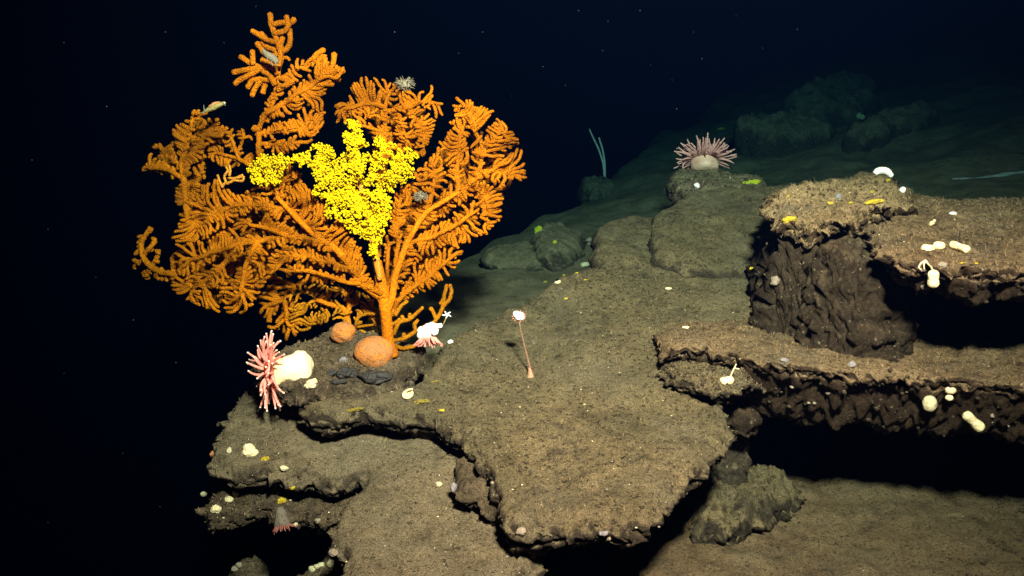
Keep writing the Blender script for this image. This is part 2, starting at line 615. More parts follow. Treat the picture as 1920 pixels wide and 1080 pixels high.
slab('rock_slab', [(560, 752), (620, 738), (700, 728), (745, 712), (790, 688), (812, 652), (850, 617), (900, 588), (1000, 555), (1080, 518), (1130, 503), (1240, 503),
                   (1400, 512), (1480, 545), (1420, 600), (1330, 640), (1290, 670), (1300, 712), (1362, 750), (1358, 800), (1320, 862), (1268, 912), (1245, 958),
                   (1205, 998), (1120, 990), (1050, 985), (952, 968), (930, 900), (905, 830), (868, 794), (830, 774), (790, 754), (740, 752), (680, 754), (610, 760)],
     PLC, SED, 'large flat sediment covered rock slab in the centre foreground', t_edge=0.045, bev=(1.3, 0.05), und=0.030, under=0.35, deep=2.5, deep_from=0.28, step=0.0095, seed=1, crust=0.020, rim=0.05, rimr=0.7, rough=0.006)
slab('rock_slab', [(446, 745), (425, 790), (405, 850), (425, 872), (480, 880), (560, 892), (640, 898), (690, 872), (657, 912), (622, 962), (608, 1000), (655, 1020),
                   (648, 1110), (990, 1110), (990, 900), (950, 790), (820, 725), (600, 690), (480, 700)],
     PLE, SED_SMOOTH, 'lower left sediment shelf sloping down below the pink anemone', t_edge=0.036, bev=(1.2, 0.05), under=0.5, deep=1.5, deep_from=0.15, step=0.0095, seed=2, crust=0.022, rim=0.045, rough=0.005, und=0.022)
slab('rock_ledge', [(392, 915), (420, 888), (500, 880), (600, 890), (720, 900), (720, 985), (640, 972), (560, 966), (520, 960), (470, 950), (400, 972), (384, 948)],
     PLG, CRUST, 'crusty lower ledge dotted with small pale sponges at far left', t_edge=0.03, bev=(1.0, 0.04), under=0.6, step=0.0085, seed=3, rim=0.03, rough=0.012, rag=0.03, crust=0.022)
slab('rock_ledge', [(1228, 648), (1262, 615), (1310, 592), (1400, 568), (1450, 540), (1600, 520), (2000, 510), (2200, 520), (2200, 735), (1920, 712), (1800, 702), (1700, 696),
                    (1600, 694), (1500, 690), (1440, 678), (1400, 668), (1350, 655), (1290, 650), (1250, 656)],
     PLH, SED_WARM, 'middle right ledge with a dark pebbly front overhanging a black cavity', t_edge=0.03, bev=(1.6, 0.125), under=0.10, deep=1.5, deep_from=0.85, step=0.0095, seed=4, rim=0.02, rough=0.009, rag=0.03, crust=0.026, rings=10)
slab('rock_ledge', [(1432, 374), (1446, 354), (1520, 339), (1600, 334), (1640, 330), (1690, 345), (1760, 362), (1900, 368), (2150, 374), (2150, 512), (1920, 502), (1800, 497),
                    (1695, 492), (1668, 472), (1640, 440), (1600, 416), (1550, 403), (1480, 400), (1446, 394)],
     PLI, SED_WARM, 'upper right ledge lit golden brown with fuzzy encrusted edge', t_edge=0.03, bev=(1.2, 0.06), under=0.12, deep=1.0, deep_from=0.6, step=0.0105, seed=5, rim=0.02, rough=0.010, rag=0.035, crust=0.026, rings=9, max_t=0.55)
slab('encrusted_rock', [(1440, 375), (1452, 352), (1520, 335), (1590, 330), (1640, 322), (1690, 340), (1702, 368), (1660, 385), (1600, 392), (1540, 397), (1470, 392)],
     (0.815, 0.10, 0.0), SED_GOLD, 'rough encrusted crest with yellow patches on the upper right ledge', t_edge=0.05, under=0.1, step=0.009, seed=6, rim=0.03, rough=0.028, rag=0.04, crust=0.032)
slab('rock_ledge', [(1232, 650), (1262, 636), (1330, 640), (1400, 655), (1440, 690), (1400, 708), (1350, 716), (1304, 708), (1262, 692), (1240, 672)],
     (0.565, 0.02, 0.0), SED, 'lower lip of rock jutting out under the tip of the middle right ledge', t_edge=0.03, bev=(1.2, 0.04), under=0.2, step=0.0085, seed=25, rim=0.03, rough=0.014, rag=0.03, crust=0.024)
# the rock under the upper ledge
slab('rock_block', [tuple(on_plane(x_, y_, (0.70, 0.05, 0.0))[:2] + np.array([0.0, 0.035])) for x_, y_ in [(1462, 470), (1500, 455), (1600, 455), (1660, 470), (1680, 520), (1670, 565), (1640, 575), (1590, 565), (1520, 545), (1445, 530)]],
     (0.61, 0.13, 0.0), BLOCK, 'dark rough rock block under the upper right ledge', t_edge=0.37, under=0.0, step=0.012, seed=7, rim=0.08, rough=0.03, rag=0.05, crust=0.024, und=0.05, rings=26, bulge=0.02, world_outline=True, flare=0.13)
# mounds behind
slab('rock_mound', [(1228, 482), (1224, 455), (1215, 432), (1222, 402), (1262, 374), (1290, 352), (1430, 345), (1500, 345), (1500, 500), (1400, 494), (1300, 488)],
     (0.905 - 0.30 * 3.75, 0.30, 0.0), SED, 'smooth rounded sediment mound below the far pink anemone', t_edge=0.10, under=1.0, step=0.012, seed=8, rim=0.06, rimr=0.6, rough=0.008, rag=0.025, und=0.03)
slab('rock_mound', [(1110, 498), (1112, 450), (1124, 420), (1160, 405), (1212, 400), (1260, 410), (1260, 500), (1180, 500)],
     (0.85 - 0.27 * 3.75, 0.27, 0.0), SED, 'low grey mound left of the rounded sediment mound', t_edge=0.10, under=1.0, step=0.013, seed=9, rim=0.07, rimr=0.8, rough=0.008, rag=0.025, und=0.03)
slab('rock_outcrop', [(1250, 328), (1275, 318), (1340, 318), (1400, 322), (1440, 332), (1445, 352), (1380, 356), (1320, 354), (1285, 356), (1262, 346)],
     (0.57, 0.115, 0.0), FAR, 'small overhanging rock knob carrying the far pink anemone', t_edge=0.09, under=0.6, step=0.014, seed=10, rim=0.06, rough=0.012, rag=0.03)
# coral foot rock
slab('coral_rock', [(448, 690), (480, 664), (520, 652), (560, 634), (610, 616), (660, 608), (730, 628), (790, 648), (800, 668), (765, 690), (735, 702), (690, 716), (640, 723), (590, 729), (540, 724), (480, 708)],
     (-0.546, 0.40, 0.0), CRUST, 'dark crusty rock holding the orange coral and the pink anemone', t_edge=0.03, bev=(0.9, 0.04), under=0.3, step=0.0085, seed=12, rim=0.03, rough=0.016, rag=0.025, crust=0.022, dome=0.025, und=0.02)
# right foreground boulder and the column behind it
slab('boulder', [(1296, 925), (1330, 885), (1372, 868), (1420, 862), (1470, 880), (1488, 915), (1480, 945), (1440, 962), (1395, 978), (1340, 982), (1305, 968)],
     (0.12, 0.0, 0.0), SED, 'crumbly sediment covered boulder on the floor right of the big slab', t_edge=0.06, bev=(1.0, 0.04), under=0.2, step=0.008, seed=13, rim=0.06, rough=0.026, rag=0.035, crust=0.024, dome=0.055, und=0.035)
slab('rock_pillar', [(0.735, 2.99), (0.79, 2.97), (0.85, 2.98), (0.87, 3.05), (0.86, 3.15), (0.75, 3.16), (0.725, 3.07)],
     (0.375, 0.0, -0.03), SED_SMOOTH, 'narrow rock pillar rising behind the boulder beneath the ledge', t_edge=0.36, under=0.0, step=0.008, seed=14, rim=0.03, rough=0.010, rag=0.02, world_outline=True, rings=26, crust=0.012, flare=0.02)
# side ledges of the big slab
slab('rock_ledge', [(866, 836), (900, 830), (940, 850), (960, 925), (925, 936), (896, 915), (866, 908), (856, 880)],
     (-0.20, 0.245, 0.0), CRUST, 'small crusty ledge tucked under the left edge of the big slab', t_edge=0.025, bev=(1.0, 0.03), under=0.4, step=0.008, seed=15, rim=0.025, rough=0.014, rag=0.02)
slab('rock_ledge', [(1300, 735), (1330, 720), (1420, 722), (1420, 762), (1340, 766), (1306, 752)],
     (0.42, 0.02, 0.0), BLOCK, 'dim small ledge under the tip of the middle right ledge', t_edge=0.07, under=0.2, step=0.011, seed=16, rim=0.04, rough=0.014, rag=0.02)
# dim rocks deep below on the left
slab('sunken_rock', [(432, 1070), (445, 1048), (480, 1042), (500, 1060), (498, 1100), (440, 1100)],
     (-0.55, 0.16, 0.0), CRUST, 'dim rock deep below at the bottom left corner', t_edge=0.08, under=0.4, step=0.011, seed=17, rim=0.05, rough=0.02)
slab('sunken_rock', [(555, 1065), (590, 1048), (640, 1044), (690, 1050), (690, 1120), (560, 1120)],
     (-0.50, 0.16, 0.0), CRUST, 'dim rock with pale sponges deep below the sediment shelf', t_edge=0.08, under=0.4, step=0.011, seed=18, rim=0.05, rough=0.02)
# far outcrops on the slope
slab('far_outcrop', [(1470, 190), (1480, 160), (1530, 128), (1590, 118), (1640, 130), (1660, 165), (1620, 205), (1540, 215)],
     (-1.79, 0.41, 0.0), FAR, 'dark rounded outcrop high on the far slope', t_edge=0.30, under=1.0, step=0.035, seed=19, rim=0.2, rough=0.05, rag=0.08)
slab('far_outcrop', [(1370, 232), (1400, 205), (1470, 196), (1540, 210), (1580, 222), (1520, 244), (1440, 250)],
     (-1.49, 0.38, 0.0), FAR, 'low dark outcrop on the far slope left of the rounded one', t_edge=0.22, under=1.0, step=0.03, seed=20, rim=0.12, rough=0.03, rag=0.06)
slab('far_outcrop', [(1580, 240), (1640, 205), (1720, 175), (1760, 190), (1730, 215), (1660, 240), (1600, 252)],
     (-1.13, 0.36, 0.0), FAR, 'slanting dark ledge on the far slope behind the white speck', t_edge=0.16, under=1.0, step=0.03, seed=21, rim=0.1, rough=0.03, rag=0.06)
slab('far_outcrop', [(1000, 450), (1004, 412), (1040, 402), (1080, 412), (1095, 450), (1070, 468), (1030, 472)],
     (-0.45, 0.23, 0.0), FAR, 'low rock with yellow patches left of the grey mound', t_edge=0.10, under=0.8, step=0.018, seed=22, rim=0.08, rough=0.02, rag=0.04)
slab('far_outcrop', [(1078, 342), (1092, 330), (1130, 326), (1158, 334), (1164, 350), (1120, 356)],
     (0.86 - 0.12 * 7.7, 0.12, 0.0), FAR, 'small rock under the pale sea whip', t_edge=0.08, under=0.6, step=0.025, seed=23, rim=0.1, rough=0.03, rag=0.05)
slab('far_outcrop', [(905, 470), (930, 455), (980, 452), (1030, 462), (1060, 478), (1010, 486), (950, 490), (905, 482)],
     (-0.42, 0.215, 0.0), FAR, 'flat dark edged ledge right of the orange coral', t_edge=0.06, under=0.3, step=0.018, seed=24, rim=0.05, rough=0.015, rag=0.04)

# ------------------------------------------------------------------ sight lines onto the rocks
_v = np.vstack([r[0] for r in ROCKS])
_f = []
_o = 0
for V, FC in ROCKS:
    _f += [tuple(i + _o for i in f) for f in FC]
    _o += len(V)
BVH = BVHTree.FromPolygons(_v.tolist(), _f)


def hit(x, y):
    d = Vector(ray(x, y)).normalized()
    h, n, i, dist = BVH.ray_cast(Vector(CAM), d)
    if h is None:
        return at(x, y, 3.0), np.array([0, -1.0, 0.3])
    if n.dot(d) > 0: n = -n
    return np.array(h), np.array(n)


def pxm(p):                                    # metres per photo pixel at that point
    return float((np.asarray(p) - CAM).dot(FW)) / F


# ------------------------------------------------------------------ branching growth (space colonisation)
def grow(poly, skel, sp=14.0, di=46.0, step=4.0, seed=0, wig=0.22, trop=0.25, curl=1.7):
    rg = np.random.default_rng(seed)
    poly = np.array(poly, float)
    lo, hi = poly.min(0), poly.max(0)
    g = sp * 0.36
    gx, gy = np.meshgrid(np.arange(lo[0], hi[0], g), np.arange(lo[1], hi[1], g))
    A = np.c_[gx.ravel(), gy.ravel()]
    A = A + rg.uniform(-.5, .5, A.shape) * g
    A = A[inside(A, poly)]
    N = []
    par = []
    fixed = []
    idx = {}
    for line in skel:
        line = np.array(line, float)
        # curved polyline with a little wobble
        seg = [line[0]]
        L = np.concatenate([[0], np.cumsum(np.linalg.norm(np.diff(line, axis=0), axis=1))])
        s = np.arange(0, L[-1], step)
        s = np.append(s, L[-1])
        q = np.stack([np.interp(s, L, line[:, 0]), np.interp(s, L, line[:, 1])], 1)
        for _ in range(8):
            if len(q) > 2: q[1:-1] = 0.5 * q[1:-1] + 0.25 * (q[:-2] + q[2:])
        q[1:] += np.stack([vnoise(np.c_[q[1:] * 0.05, np.full(len(q) - 1, seed + .3)], 1), vnoise(np.c_[q[1:] * 0.05, np.full(len(q) - 1, seed + .3)], 2)], 1) * 2.5
        if N:
            M = np.array(N)
            k = int(((M - q[0]) ** 2).sum(1).argmin())
            prev = k if np.linalg.norm(M[k] - q[0]) < 30 else -1
        else: prev = -1
        for p in q:
            N.append(p)
            par.append(prev)
            prev = len(N) - 1
    N = np.array(N)
    par = list(par)
    root = N[0]
    kd = sp * 0.62
    D = np.full(len(A), 1e9)
    I = np.zeros(len(A), int)

    def upd(new0):
        nonlocal D, I, A
        for i in range(new0, len(N)):
            dd = np.sqrt(((A - N[i]) ** 2).sum(1))
            m = dd < D
            D = np.where(m, dd, D)
            I = np.where(m, i, I)
        keep = D > kd
        A, D, I = A[keep], D[keep], I[keep]
    upd(0)
    dirs = {}
    for it in range(260):
        if len(A) == 0: break
        near = D < di
        if not near.any(): break
        new = []
        cn = vnoise(np.c_[N * 0.030, np.full(len(N), seed * 1.9)], 7)
        ids = np.unique(I[near])
        for i in ids:
            m = near & (I == i)
            v = A[m] - N[i]
            v /= np.linalg.norm(v, axis=1)[:, None] + 1e-9
            v = v.mean(0)
            l = np.linalg.norm(v)
            if l < 0.15: v = rg.normal(size=2); l = np.linalg.norm(v)
            v /= l
            if par[i] >= 0:
                pd = N[i] - N[par[i]]
                pd /= np.linalg.norm(pd) + 1e-9
                v = v + pd * 0.65
            out = N[i] - root
            out /= np.linalg.norm(out) + 1e-9
            out = N[i] - root
            out /= np.linalg.norm(out) + 1e-9
            q = None
            for an_ in (curl * cn[i], 0.0):
                vv = np.array([v[0] * math.cos(an_) - v[1] * math.sin(an_), v[0] * math.sin(an_) + v[1] * math.cos(an_)])
                vv = vv + out * (trop if an_ else 0.1) + rg.normal(size=2) * wig
                vv /= np.linalg.norm(vv) + 1e-9
                qq = N[i] + vv * step
                dmin = ((N - qq) ** 2).sum(1)
                dmin[i] = 1e9
                if dmin.min() >= (step * 0.8) ** 2:
                    q = qq
                    break
            if q is None:
                D[m] = 0
                continue
            new.append((q, i))
        keep = D > 0
        A, D, I = A[keep], D[keep], I[keep]
        n0 = len(N)
        if not new: continue
        N = np.vstack([N] + [q[None] for q, _ in new])
        par += [i for _, i in new]
        upd(n0)
    return N, np.array(par)


def branches(N, par):
    n = len(N)
    ch = [[] for _ in range(n)]
    for i, p in enumerate(par):
        if p >= 0: ch[p].append(i)
    size = np.ones(n)
    for i in range(n - 1, -1, -1):
        if par[i] >= 0 and par[i] < i: size[par[i]] += size[i]
    chains = []
    st = [(i, -1) for i in range(n) if par[i] < 0]
    while st:
        i, p = st.pop()
        c = [p] if p >= 0 else []
        while True:
            c.append(i)
            if not ch[i]: break
            k = sorted(ch[i], key=lambda q: -size[q])
            for q in k[1:]: st.append((q, i))
            i = k[0]
        chains.append(c)
    return chains, size


def coral_part(name, poly, skel, parent, mat, depth, sp=14, r_tip=5.0, r_gain=0.12, seed=0, wig=0.2, jit=0.12, r_max=7.5, dz=0.025, di=60, trop=0.6, min_len=3, sides=8, extra=()):
    N, par = grow(poly, skel, sp, di, 4.0, seed, wig, trop)
    chains, size = branches(N, par)
    zoff = dz * fbm(np.c_[N * 0.03, np.full(len(N), seed * 2.2)], 1.0, 3, seed)
    P = np.array([at(x, y, depth(x, y) + zo) for (x, y), zo in zip(N, zoff)])
    mb = MB()
    for c in chains:
        if len(c) < min_len: continue
        q = P[c].copy()
        zz = RNG.uniform(-1, 1) * dz * 0.6
        q[1:, 1] += zz * np.clip(np.arange(1, len(c)) / 5.0, 0, 1)
        for _ in range(2):
            if len(q) > 2: q[1:-1] = 0.5 * q[1:-1] + 0.25 * (q[:-2] + q[2:])
        r = 0.86 * np.minimum(r_tip * (1 + r_gain * np.log2(np.maximum(size[c], 1) / 12.0 + 1)), r_max)
        for _ in range(3):
            if len(r) > 2: r[1:-1] = 0.5 * r[1:-1] + 0.25 * (r[:-2] + r[2:])
        r = r * (1 + 0.08 * RNG.normal(size=len(r)))
        r[-1] *= 0.8
        m = np.array([pxm(p) for p in q])
        mb.tube(q, r * m, sides, jit, False)
    for l in extra:
        o_ = RNG.uniform(-.015, .015)
        px_tube(mb, l, np.linspace(5.0, 5.2, len(l)), lambda x, y: depth(x, y) + o_, 9, 0.16, 3.5, smooth=2)
    return mb.obj(name, mat, parent)


def dep(y0, cx=700, cy=560, k=0.20, ky=0.12):
    return lambda x, y: y0 + k * ((x - cx) / 350.0) ** 2 + ky * (cy - y) / 500.0


CB, _ = hit(728, 652)
Y0 = CB[1]
coral = empty('fan_coral', at(728, 655, Y0))
tag(coral, 'tall bright orange fan coral with dense fuzzy branches on the dark rock', 'coral')
D0 = dep(Y0)
# trunk
mb = MB()


def px_tube(mb, pts, radii, depth, sides=10, jit=0.06, step=4.0, cap0=True, smooth=6):
    line = np.array(pts, float)
    L = np.concatenate([[0], np.cumsum(np.linalg.norm(np.diff(line, axis=0), axis=1))])
    s = np.append(np.arange(0, L[-1] - step * 0.5, step), L[-1])
    q = np.stack([np.interp(s, L, line[:, 0]), np.interp(s, L, line[:, 1])], 1)
    r = np.interp(s, L, radii)
    for _ in range(smooth):
        if len(q) > 2: q[1:-1] = 0.5 * q[1:-1] + 0.25 * (q[:-2] + q[2:])
    P = np.array([at(x, y, depth(x, y)) for x, y in q])
    m = np.array([pxm(p) for p in P])
    mb.tube(P, r * m, sides, jit, cap0)


px_tube(mb, [(730, 668), (728, 640), (725, 600), (720, 565), (716, 545)], [19, 11, 10.5, 11, 11], D0, 14, 0.05)
px_tube(mb, [(724, 590), (735, 560), (740, 520), (752, 485), (763, 455), (783, 421), (800, 396), (825, 382), (860, 360)], [6, 7, 6.6, 6, 5.4, 5, 4.6, 4.2, 3.6], D0, 12, 0.06)
px_tube(mb, [(719, 560), (700, 546), (680, 532), (661, 504), (640, 478), (622, 460), (589, 440), (561, 415), (544, 396), (519, 370)], [9, 9, 8.4, 7.6, 6.8, 6.0, 5.4, 5.0, 4.6, 4.0], D0, 12, 0.06)
px_tube(mb, [(719, 558), (713, 520), (707, 490)], [12, 10, 9], D0, 12, 0.06)
mb.obj('trunk', TRUNK, coral)

# lobes
coral_part('branch_lobe', [(715, 545), (692, 505), (672, 455), (650, 430), (625, 385), (600, 372), (575, 345), (545, 305), (520, 325), (505, 352), (480, 345), (450, 366), (420, 352), (405, 333),
                           (378, 345), (362, 372), (345, 400), (330, 420), (322, 447), (337, 474), (330, 505), (318, 530), (343, 555), (365, 572), (396, 584), (418, 578), (429, 594), (457, 588), (476, 574), (490, 545),
                           (520, 508), (552, 520), (600, 536), (644, 530), (680, 545)],
           [[(717, 551), (680, 532), (661, 504), (628, 468), (589, 440), (561, 415), (544, 396), (519, 370), (511, 354)],
            [(622, 459), (578, 448), (536, 441), (492, 451), (450, 459), (410, 470), (372, 482)],
            [(544, 396), (500, 385), (450, 383), (405, 398), (375, 425)],
            [(450, 459), (425, 490), (395, 520), (365, 538)],
            [(480, 453), (462, 500), (455, 545)],
            [(661, 504), (620, 492), (570, 480), (530, 478)],
            [(680, 532), (644, 528), (589, 508), (552, 505)],
            [(536, 441), (500, 425), (465, 420)]],
           coral, ORANGE, D0, sp=8.3, r_tip=3.5, seed=1, wig=0.34, r_max=6.5)
coral_part('branch_lobe', [(725, 545), (722, 470), (735, 400), (760, 355), (800, 310), (850, 260), (900, 240), (960, 290), (970, 330), (930, 380), (890, 440), (850, 480), (800, 520), (760, 545)],
           [[(728, 540), (755, 480), (790, 430), (840, 380), (890, 330)], [(745, 500), (790, 470), (850, 430), (900, 380)], [(760, 470), (775, 410), (800, 350), (830, 300)]],
           coral, ORANGE, dep(Y0 + 0.19, k=0.26), sp=10, r_tip=3.6, seed=14, wig=0.3)
coral_part('branch_lobe', [(705, 300), (690, 240), (650, 215), (680, 165), (730, 165), (780, 185), (805, 220), (795, 280), (760, 290)],
           [[(712, 420), (715, 340), (725, 280), (735, 235), (760, 215)], [(730, 250), (700, 220), (670, 205)]],
           coral, ORANGE, dep(Y0 + 0.25), sp=10, r_tip=3.5, seed=15, wig=0.3)
coral_part('branch_lobe', [(520, 390), (505, 345), (520, 305), (545, 300), (575, 345), (600, 400), (640, 420), (665, 470), (690, 510), (640, 480), (590, 440), (550, 415)],
           [[(640, 485), (600, 440), (560, 390), (535, 340), (530, 310)], [(600, 440), (600, 400)], [(660, 500), (655, 460), (640, 430)]],
           coral, ORANGE, dep(Y0 + 0.07), sp=9.5, r_tip=3.5, seed=16, wig=0.3)
coral_part('branch_lobe', [(362, 212), (412, 232), (432, 256), (400, 275), (390, 320), (380, 390), (355, 440), (335, 430), (328, 360), (345, 338), (300, 325), (275, 318), (290, 290), (320, 270), (335, 232)],
           [[(372, 470), (360, 430), (356, 380), (352, 330), (352, 280), (375, 245)], [(352, 320), (320, 300), (290, 300)], [(356, 350), (375, 310), (385, 290)]],
           coral, ORANGE, dep(Y0 + 0.19, k=0.3), sp=11, r_tip=3.8, seed=17, wig=0.25)
D1 = dep(Y0 + 0.17)
coral_part('branch_lobe', [(660, 470), (600, 385), (560, 360), (500, 370), (450, 380), (400, 350), (350, 390), (335, 450), (330, 520), (390, 575), (470, 565), (500, 530), (580, 510), (640, 510)],
           [[(690, 540), (640, 490), (580, 470), (500, 480), (430, 480), (370, 500)], [(580, 470), (540, 420), (480, 410), (400, 420)]],
           coral, ORANGE, D1, sp=10, r_tip=4.0, seed=2, wig=0.3)
coral_part('branch_lobe', [(484, 550), (520, 515), (548, 528), (562, 575), (568, 612), (556, 634), (530, 632), (512, 612), (494, 598)],
           [[(600, 520), (560, 530), (535, 560), (540, 600)], [(535, 560), (505, 570)]],
           coral, ORANGE, dep(Y0 + 0.16), sp=9.5, r_tip=3.9, seed=3, dz=0.04)
coral_part('branch_lobe', [(855, 178), (887, 190), (893, 200), (927, 204), (925, 213), (912, 227), (928, 238), (937, 218), (956, 240), (964, 265), (975, 282), (981, 312), (991, 321), (981, 335),
                           (950, 343), (948, 365), (942, 402), (927, 429), (909, 438), (889, 452), (866, 462), (855, 496), (838, 524), (813, 540), (783, 557), (752, 567), (738, 580), (724, 530), (716, 475),
                           (727, 430), (733, 388), (737, 362), (756, 349), (775, 353), (781, 321), (795, 302), (803, 293), (817, 285), (820, 274), (837, 246), (848, 227), (850, 205)],
           [[(725, 548), (741, 504), (760, 468), (783, 421), (800, 396), (825, 382), (860, 360), (887, 343), (900, 324), (903, 290), (903, 271), (885, 240), (870, 200)],
            [(900, 324), (930, 322), (960, 328)],
            [(903, 271), (925, 258), (945, 250)],
            [(763, 457), (790, 446), (813, 443), (850, 425), (885, 400)],
            [(741, 500), (745, 465), (744, 430), (749, 382)],
            [(735, 590), (744, 563), (785, 532), (816, 508), (838, 488)],
            [(800, 396), (812, 360), (815, 320)],
            [(860, 360), (858, 310), (860, 270), (870, 235)],
            [(887, 343), (905, 370), (915, 405)],
            [(725, 535), (728, 490), (730, 455)]],
           coral, ORANGE, dep(Y0 + 0.02, k=0.26), sp=8.3, r_tip=3.45, seed=4, wig=0.26)
coral_part('branch_lobe', [(626, 187), (656, 189), (658, 159), (683, 141), (711, 153), (750, 153), (769, 167), (782, 172), (806, 163), (812, 176), (800, 187), (831, 195), (817, 206), (822, 226),
                           (811, 259), (800, 289), (792, 301), (775, 300), (740, 285), (703, 268), (686, 245), (650, 226), (628, 237), (625, 203)],
           [[(710, 480), (712, 420), (714, 340), (718, 280), (719, 250), (722, 225), (722, 198), (733, 172)],
            [(722, 209), (767, 206), (778, 192), (800, 190), (826, 195)],
            [(722, 200), (690, 195), (650, 202)],
            [(767, 206), (790, 235), (795, 270)],
            [(745, 207), (755, 240), (760, 270)]],
           coral, ORANGE, dep(Y0 + 0.10), sp=8.4, r_tip=3.2, seed=5, wig=0.34)
# open finger tips of the top
FT = [[(522, 125), (527, 100), (520, 80), (514, 62), (508, 45), (506, 25)], [(514, 62), (530, 60), (541, 52), (540, 42), (537, 30)], [(541, 45), (548, 42), (552, 35)], [(510, 46), (525, 43), (537, 42)],
      [(527, 100), (540, 90), (545, 75), (543, 55)], [(520, 80), (500, 75), (485, 65), (472, 58)], [(500, 75), (488, 62)], [(520, 95), (500, 88), (492, 78)], [(527, 100), (510, 105), (495, 100), (482, 80)], [(535, 98), (525, 88), (530, 70)],
      [(520, 125), (495, 128), (475, 122), (450, 106)], [(475, 122), (474, 110), (473, 95)], [(490, 126), (465, 130), (437, 136)], [(492, 127), (470, 140), (452, 148), (440, 158)],
      [(518, 150), (500, 150), (485, 148), (472, 150), (464, 165)], [(490, 150), (480, 162), (472, 180)], [(500, 150), (495, 165), (492, 175)], [(516, 160), (505, 140), (492, 133)], [(520, 140), (508, 120), (490, 112)],
      [(570, 130), (585, 112), (598, 98), (608, 93)], [(595, 148), (600, 130), (596, 115), (606, 105)], [(600, 145), (612, 128), (608, 104)], [(610, 140), (625, 122), (627, 100)], [(612, 138), (630, 130), (645, 134)], [(610, 148), (625, 150), (637, 148)], [(585, 156), (605, 158), (625, 157)],
      [(486, 240), (478, 245), (474, 240)], [(520, 170), (535, 160), (550, 152)]]
coral_part('branch_lobe', [(500, 181), (522, 150), (545, 112), (572, 111), (590, 108), (606, 112), (630, 118), (649, 133), (639, 151), (612, 161), (612, 214), (606, 242), (588, 262), (561, 280), (533, 294), (492, 286),
                           (470, 239), (483, 233), (492, 200)],
           [[(515, 365), (500, 340), (490, 300), (486, 278), (486, 240), (500, 212), (513, 190), (519, 155), (522, 122), (530, 105)],
            [(500, 212), (525, 200), (555, 178), (594, 155), (617, 138)],
            [(486, 250), (530, 245), (575, 240)],
            [(519, 150), (545, 135), (570, 122)],
            [(487, 270), (520, 272), (550, 268)]],
           coral, ORANGE, dep(Y0 + 0.06, k=0.1), sp=8.8, r_tip=3.6, seed=6, wig=0.22, extra=FT)
# upper left lobe
coral_part('branch_lobe', [(359, 206), (379, 213), (396, 221), (412, 229), (432, 254), (407, 265), (384, 279), (386, 315), (385, 335), (372, 372), (362, 430), (338, 430), (334, 400), (326, 365), (330, 345), (315, 332), (293, 327), (268, 324), (265, 310), (284, 296), (286, 285), (298, 268), (318, 277),
                           (323, 243), (332, 229), (354, 221)],
           [[(370, 470), (358, 430), (350, 385), (348, 345), (342, 315), (346, 280), (355, 245), (362, 215)],
            [(346, 335), (315, 318), (275, 312)], [(344, 300), (370, 280), (395, 240)], [(350, 385), (368, 350), (375, 325)], [(342, 312), (318, 295), (302, 278)]],
           coral, ORANGE, dep(Y0 + 0.04, k=0.3), sp=8.3, r_tip=4.0, seed=7, wig=0.2, r_max=8)
coral_part('branch_lobe', [(387, 292), (392, 268), (430, 246), (455, 240), (470, 262), (482, 300), (455, 316), (420, 318), (395, 306)],
           [[(500, 345), (470, 310), (440, 295), (405, 285)], [(450, 300), (440, 270), (430, 245)], [(445, 290), (455, 262), (458, 242)]],
           coral, ORANGE, dep(Y0 + 0.16), sp=8, r_tip=3.0, seed=8, wig=0.34)
# far left fingers
coral_part('branch_lobe', [(273, 433), (282, 424), (297, 440), (295, 455), (307, 466), (297, 483), (309, 499), (315, 477), (329, 476), (351, 491), (365, 505), (372, 560), (340, 550), (318, 532), (298, 531), (273, 531), (257, 513), (243, 499),
                           (251, 485), (248, 466), (254, 441)],
           [[(400, 520), (350, 520), (320, 515), (290, 507), (270, 485), (264, 455), (280, 430)], [(270, 485), (250, 497)], [(285, 503), (270, 520)], [(270, 478), (288, 462), (294, 448)], [(285, 500), (298, 475)], [(325, 515), (322, 482)]],
           coral, ORANGE, dep(Y0 + 0.03, k=0.24), sp=12.5, r_tip=4.6, seed=9, wig=0.2, r_max=7.5)
# thin sprigs right of the trunk
mb = MB()
SPR = [[(733, 640), (758, 635), (780, 621), (795, 612)], [(780, 621), (776, 608), (784, 600)], [(758, 635), (757, 625)], [(735, 646), (755, 654), (777, 649), (795, 640)], [(738, 627), (747, 604), (769, 599), (780, 588), (793, 576)],
       [(769, 599), (768, 588)], [(757, 602), (753, 592)], [(741, 592), (750, 575), (764, 564)], [(728, 610), (742, 606), (750, 598)]]
for l in SPR: px_tube(mb, l, np.linspace(4.2, 3.4, len(l)), D0, 8, 0.2, 3.0, smooth=2)
SPR2 = [[(790, 636), (806, 614), (820, 597), (830, 578), (833, 554), (838, 534)], [(830, 575), (843, 562), (847, 545), (843, 534)], [(818, 600), (814, 588), (807, 577)], [(832, 560), (825, 570)]]
mb.obj('thin_sprig', ORANGE_FINE, coral)
mb = MB()
for l in SPR2: px_tube(mb, l, np.linspace(3.8, 3.6, len(l)), dep(Y0 + 0.0), 8, 0.2, 3.0, smooth=2)
tag(mb.obj('coral_sprig', ORANGE_FINE, None, at(790, 636, Y0)), 'thin forked orange coral sprig rising above the white and pink anemone', 'coral')

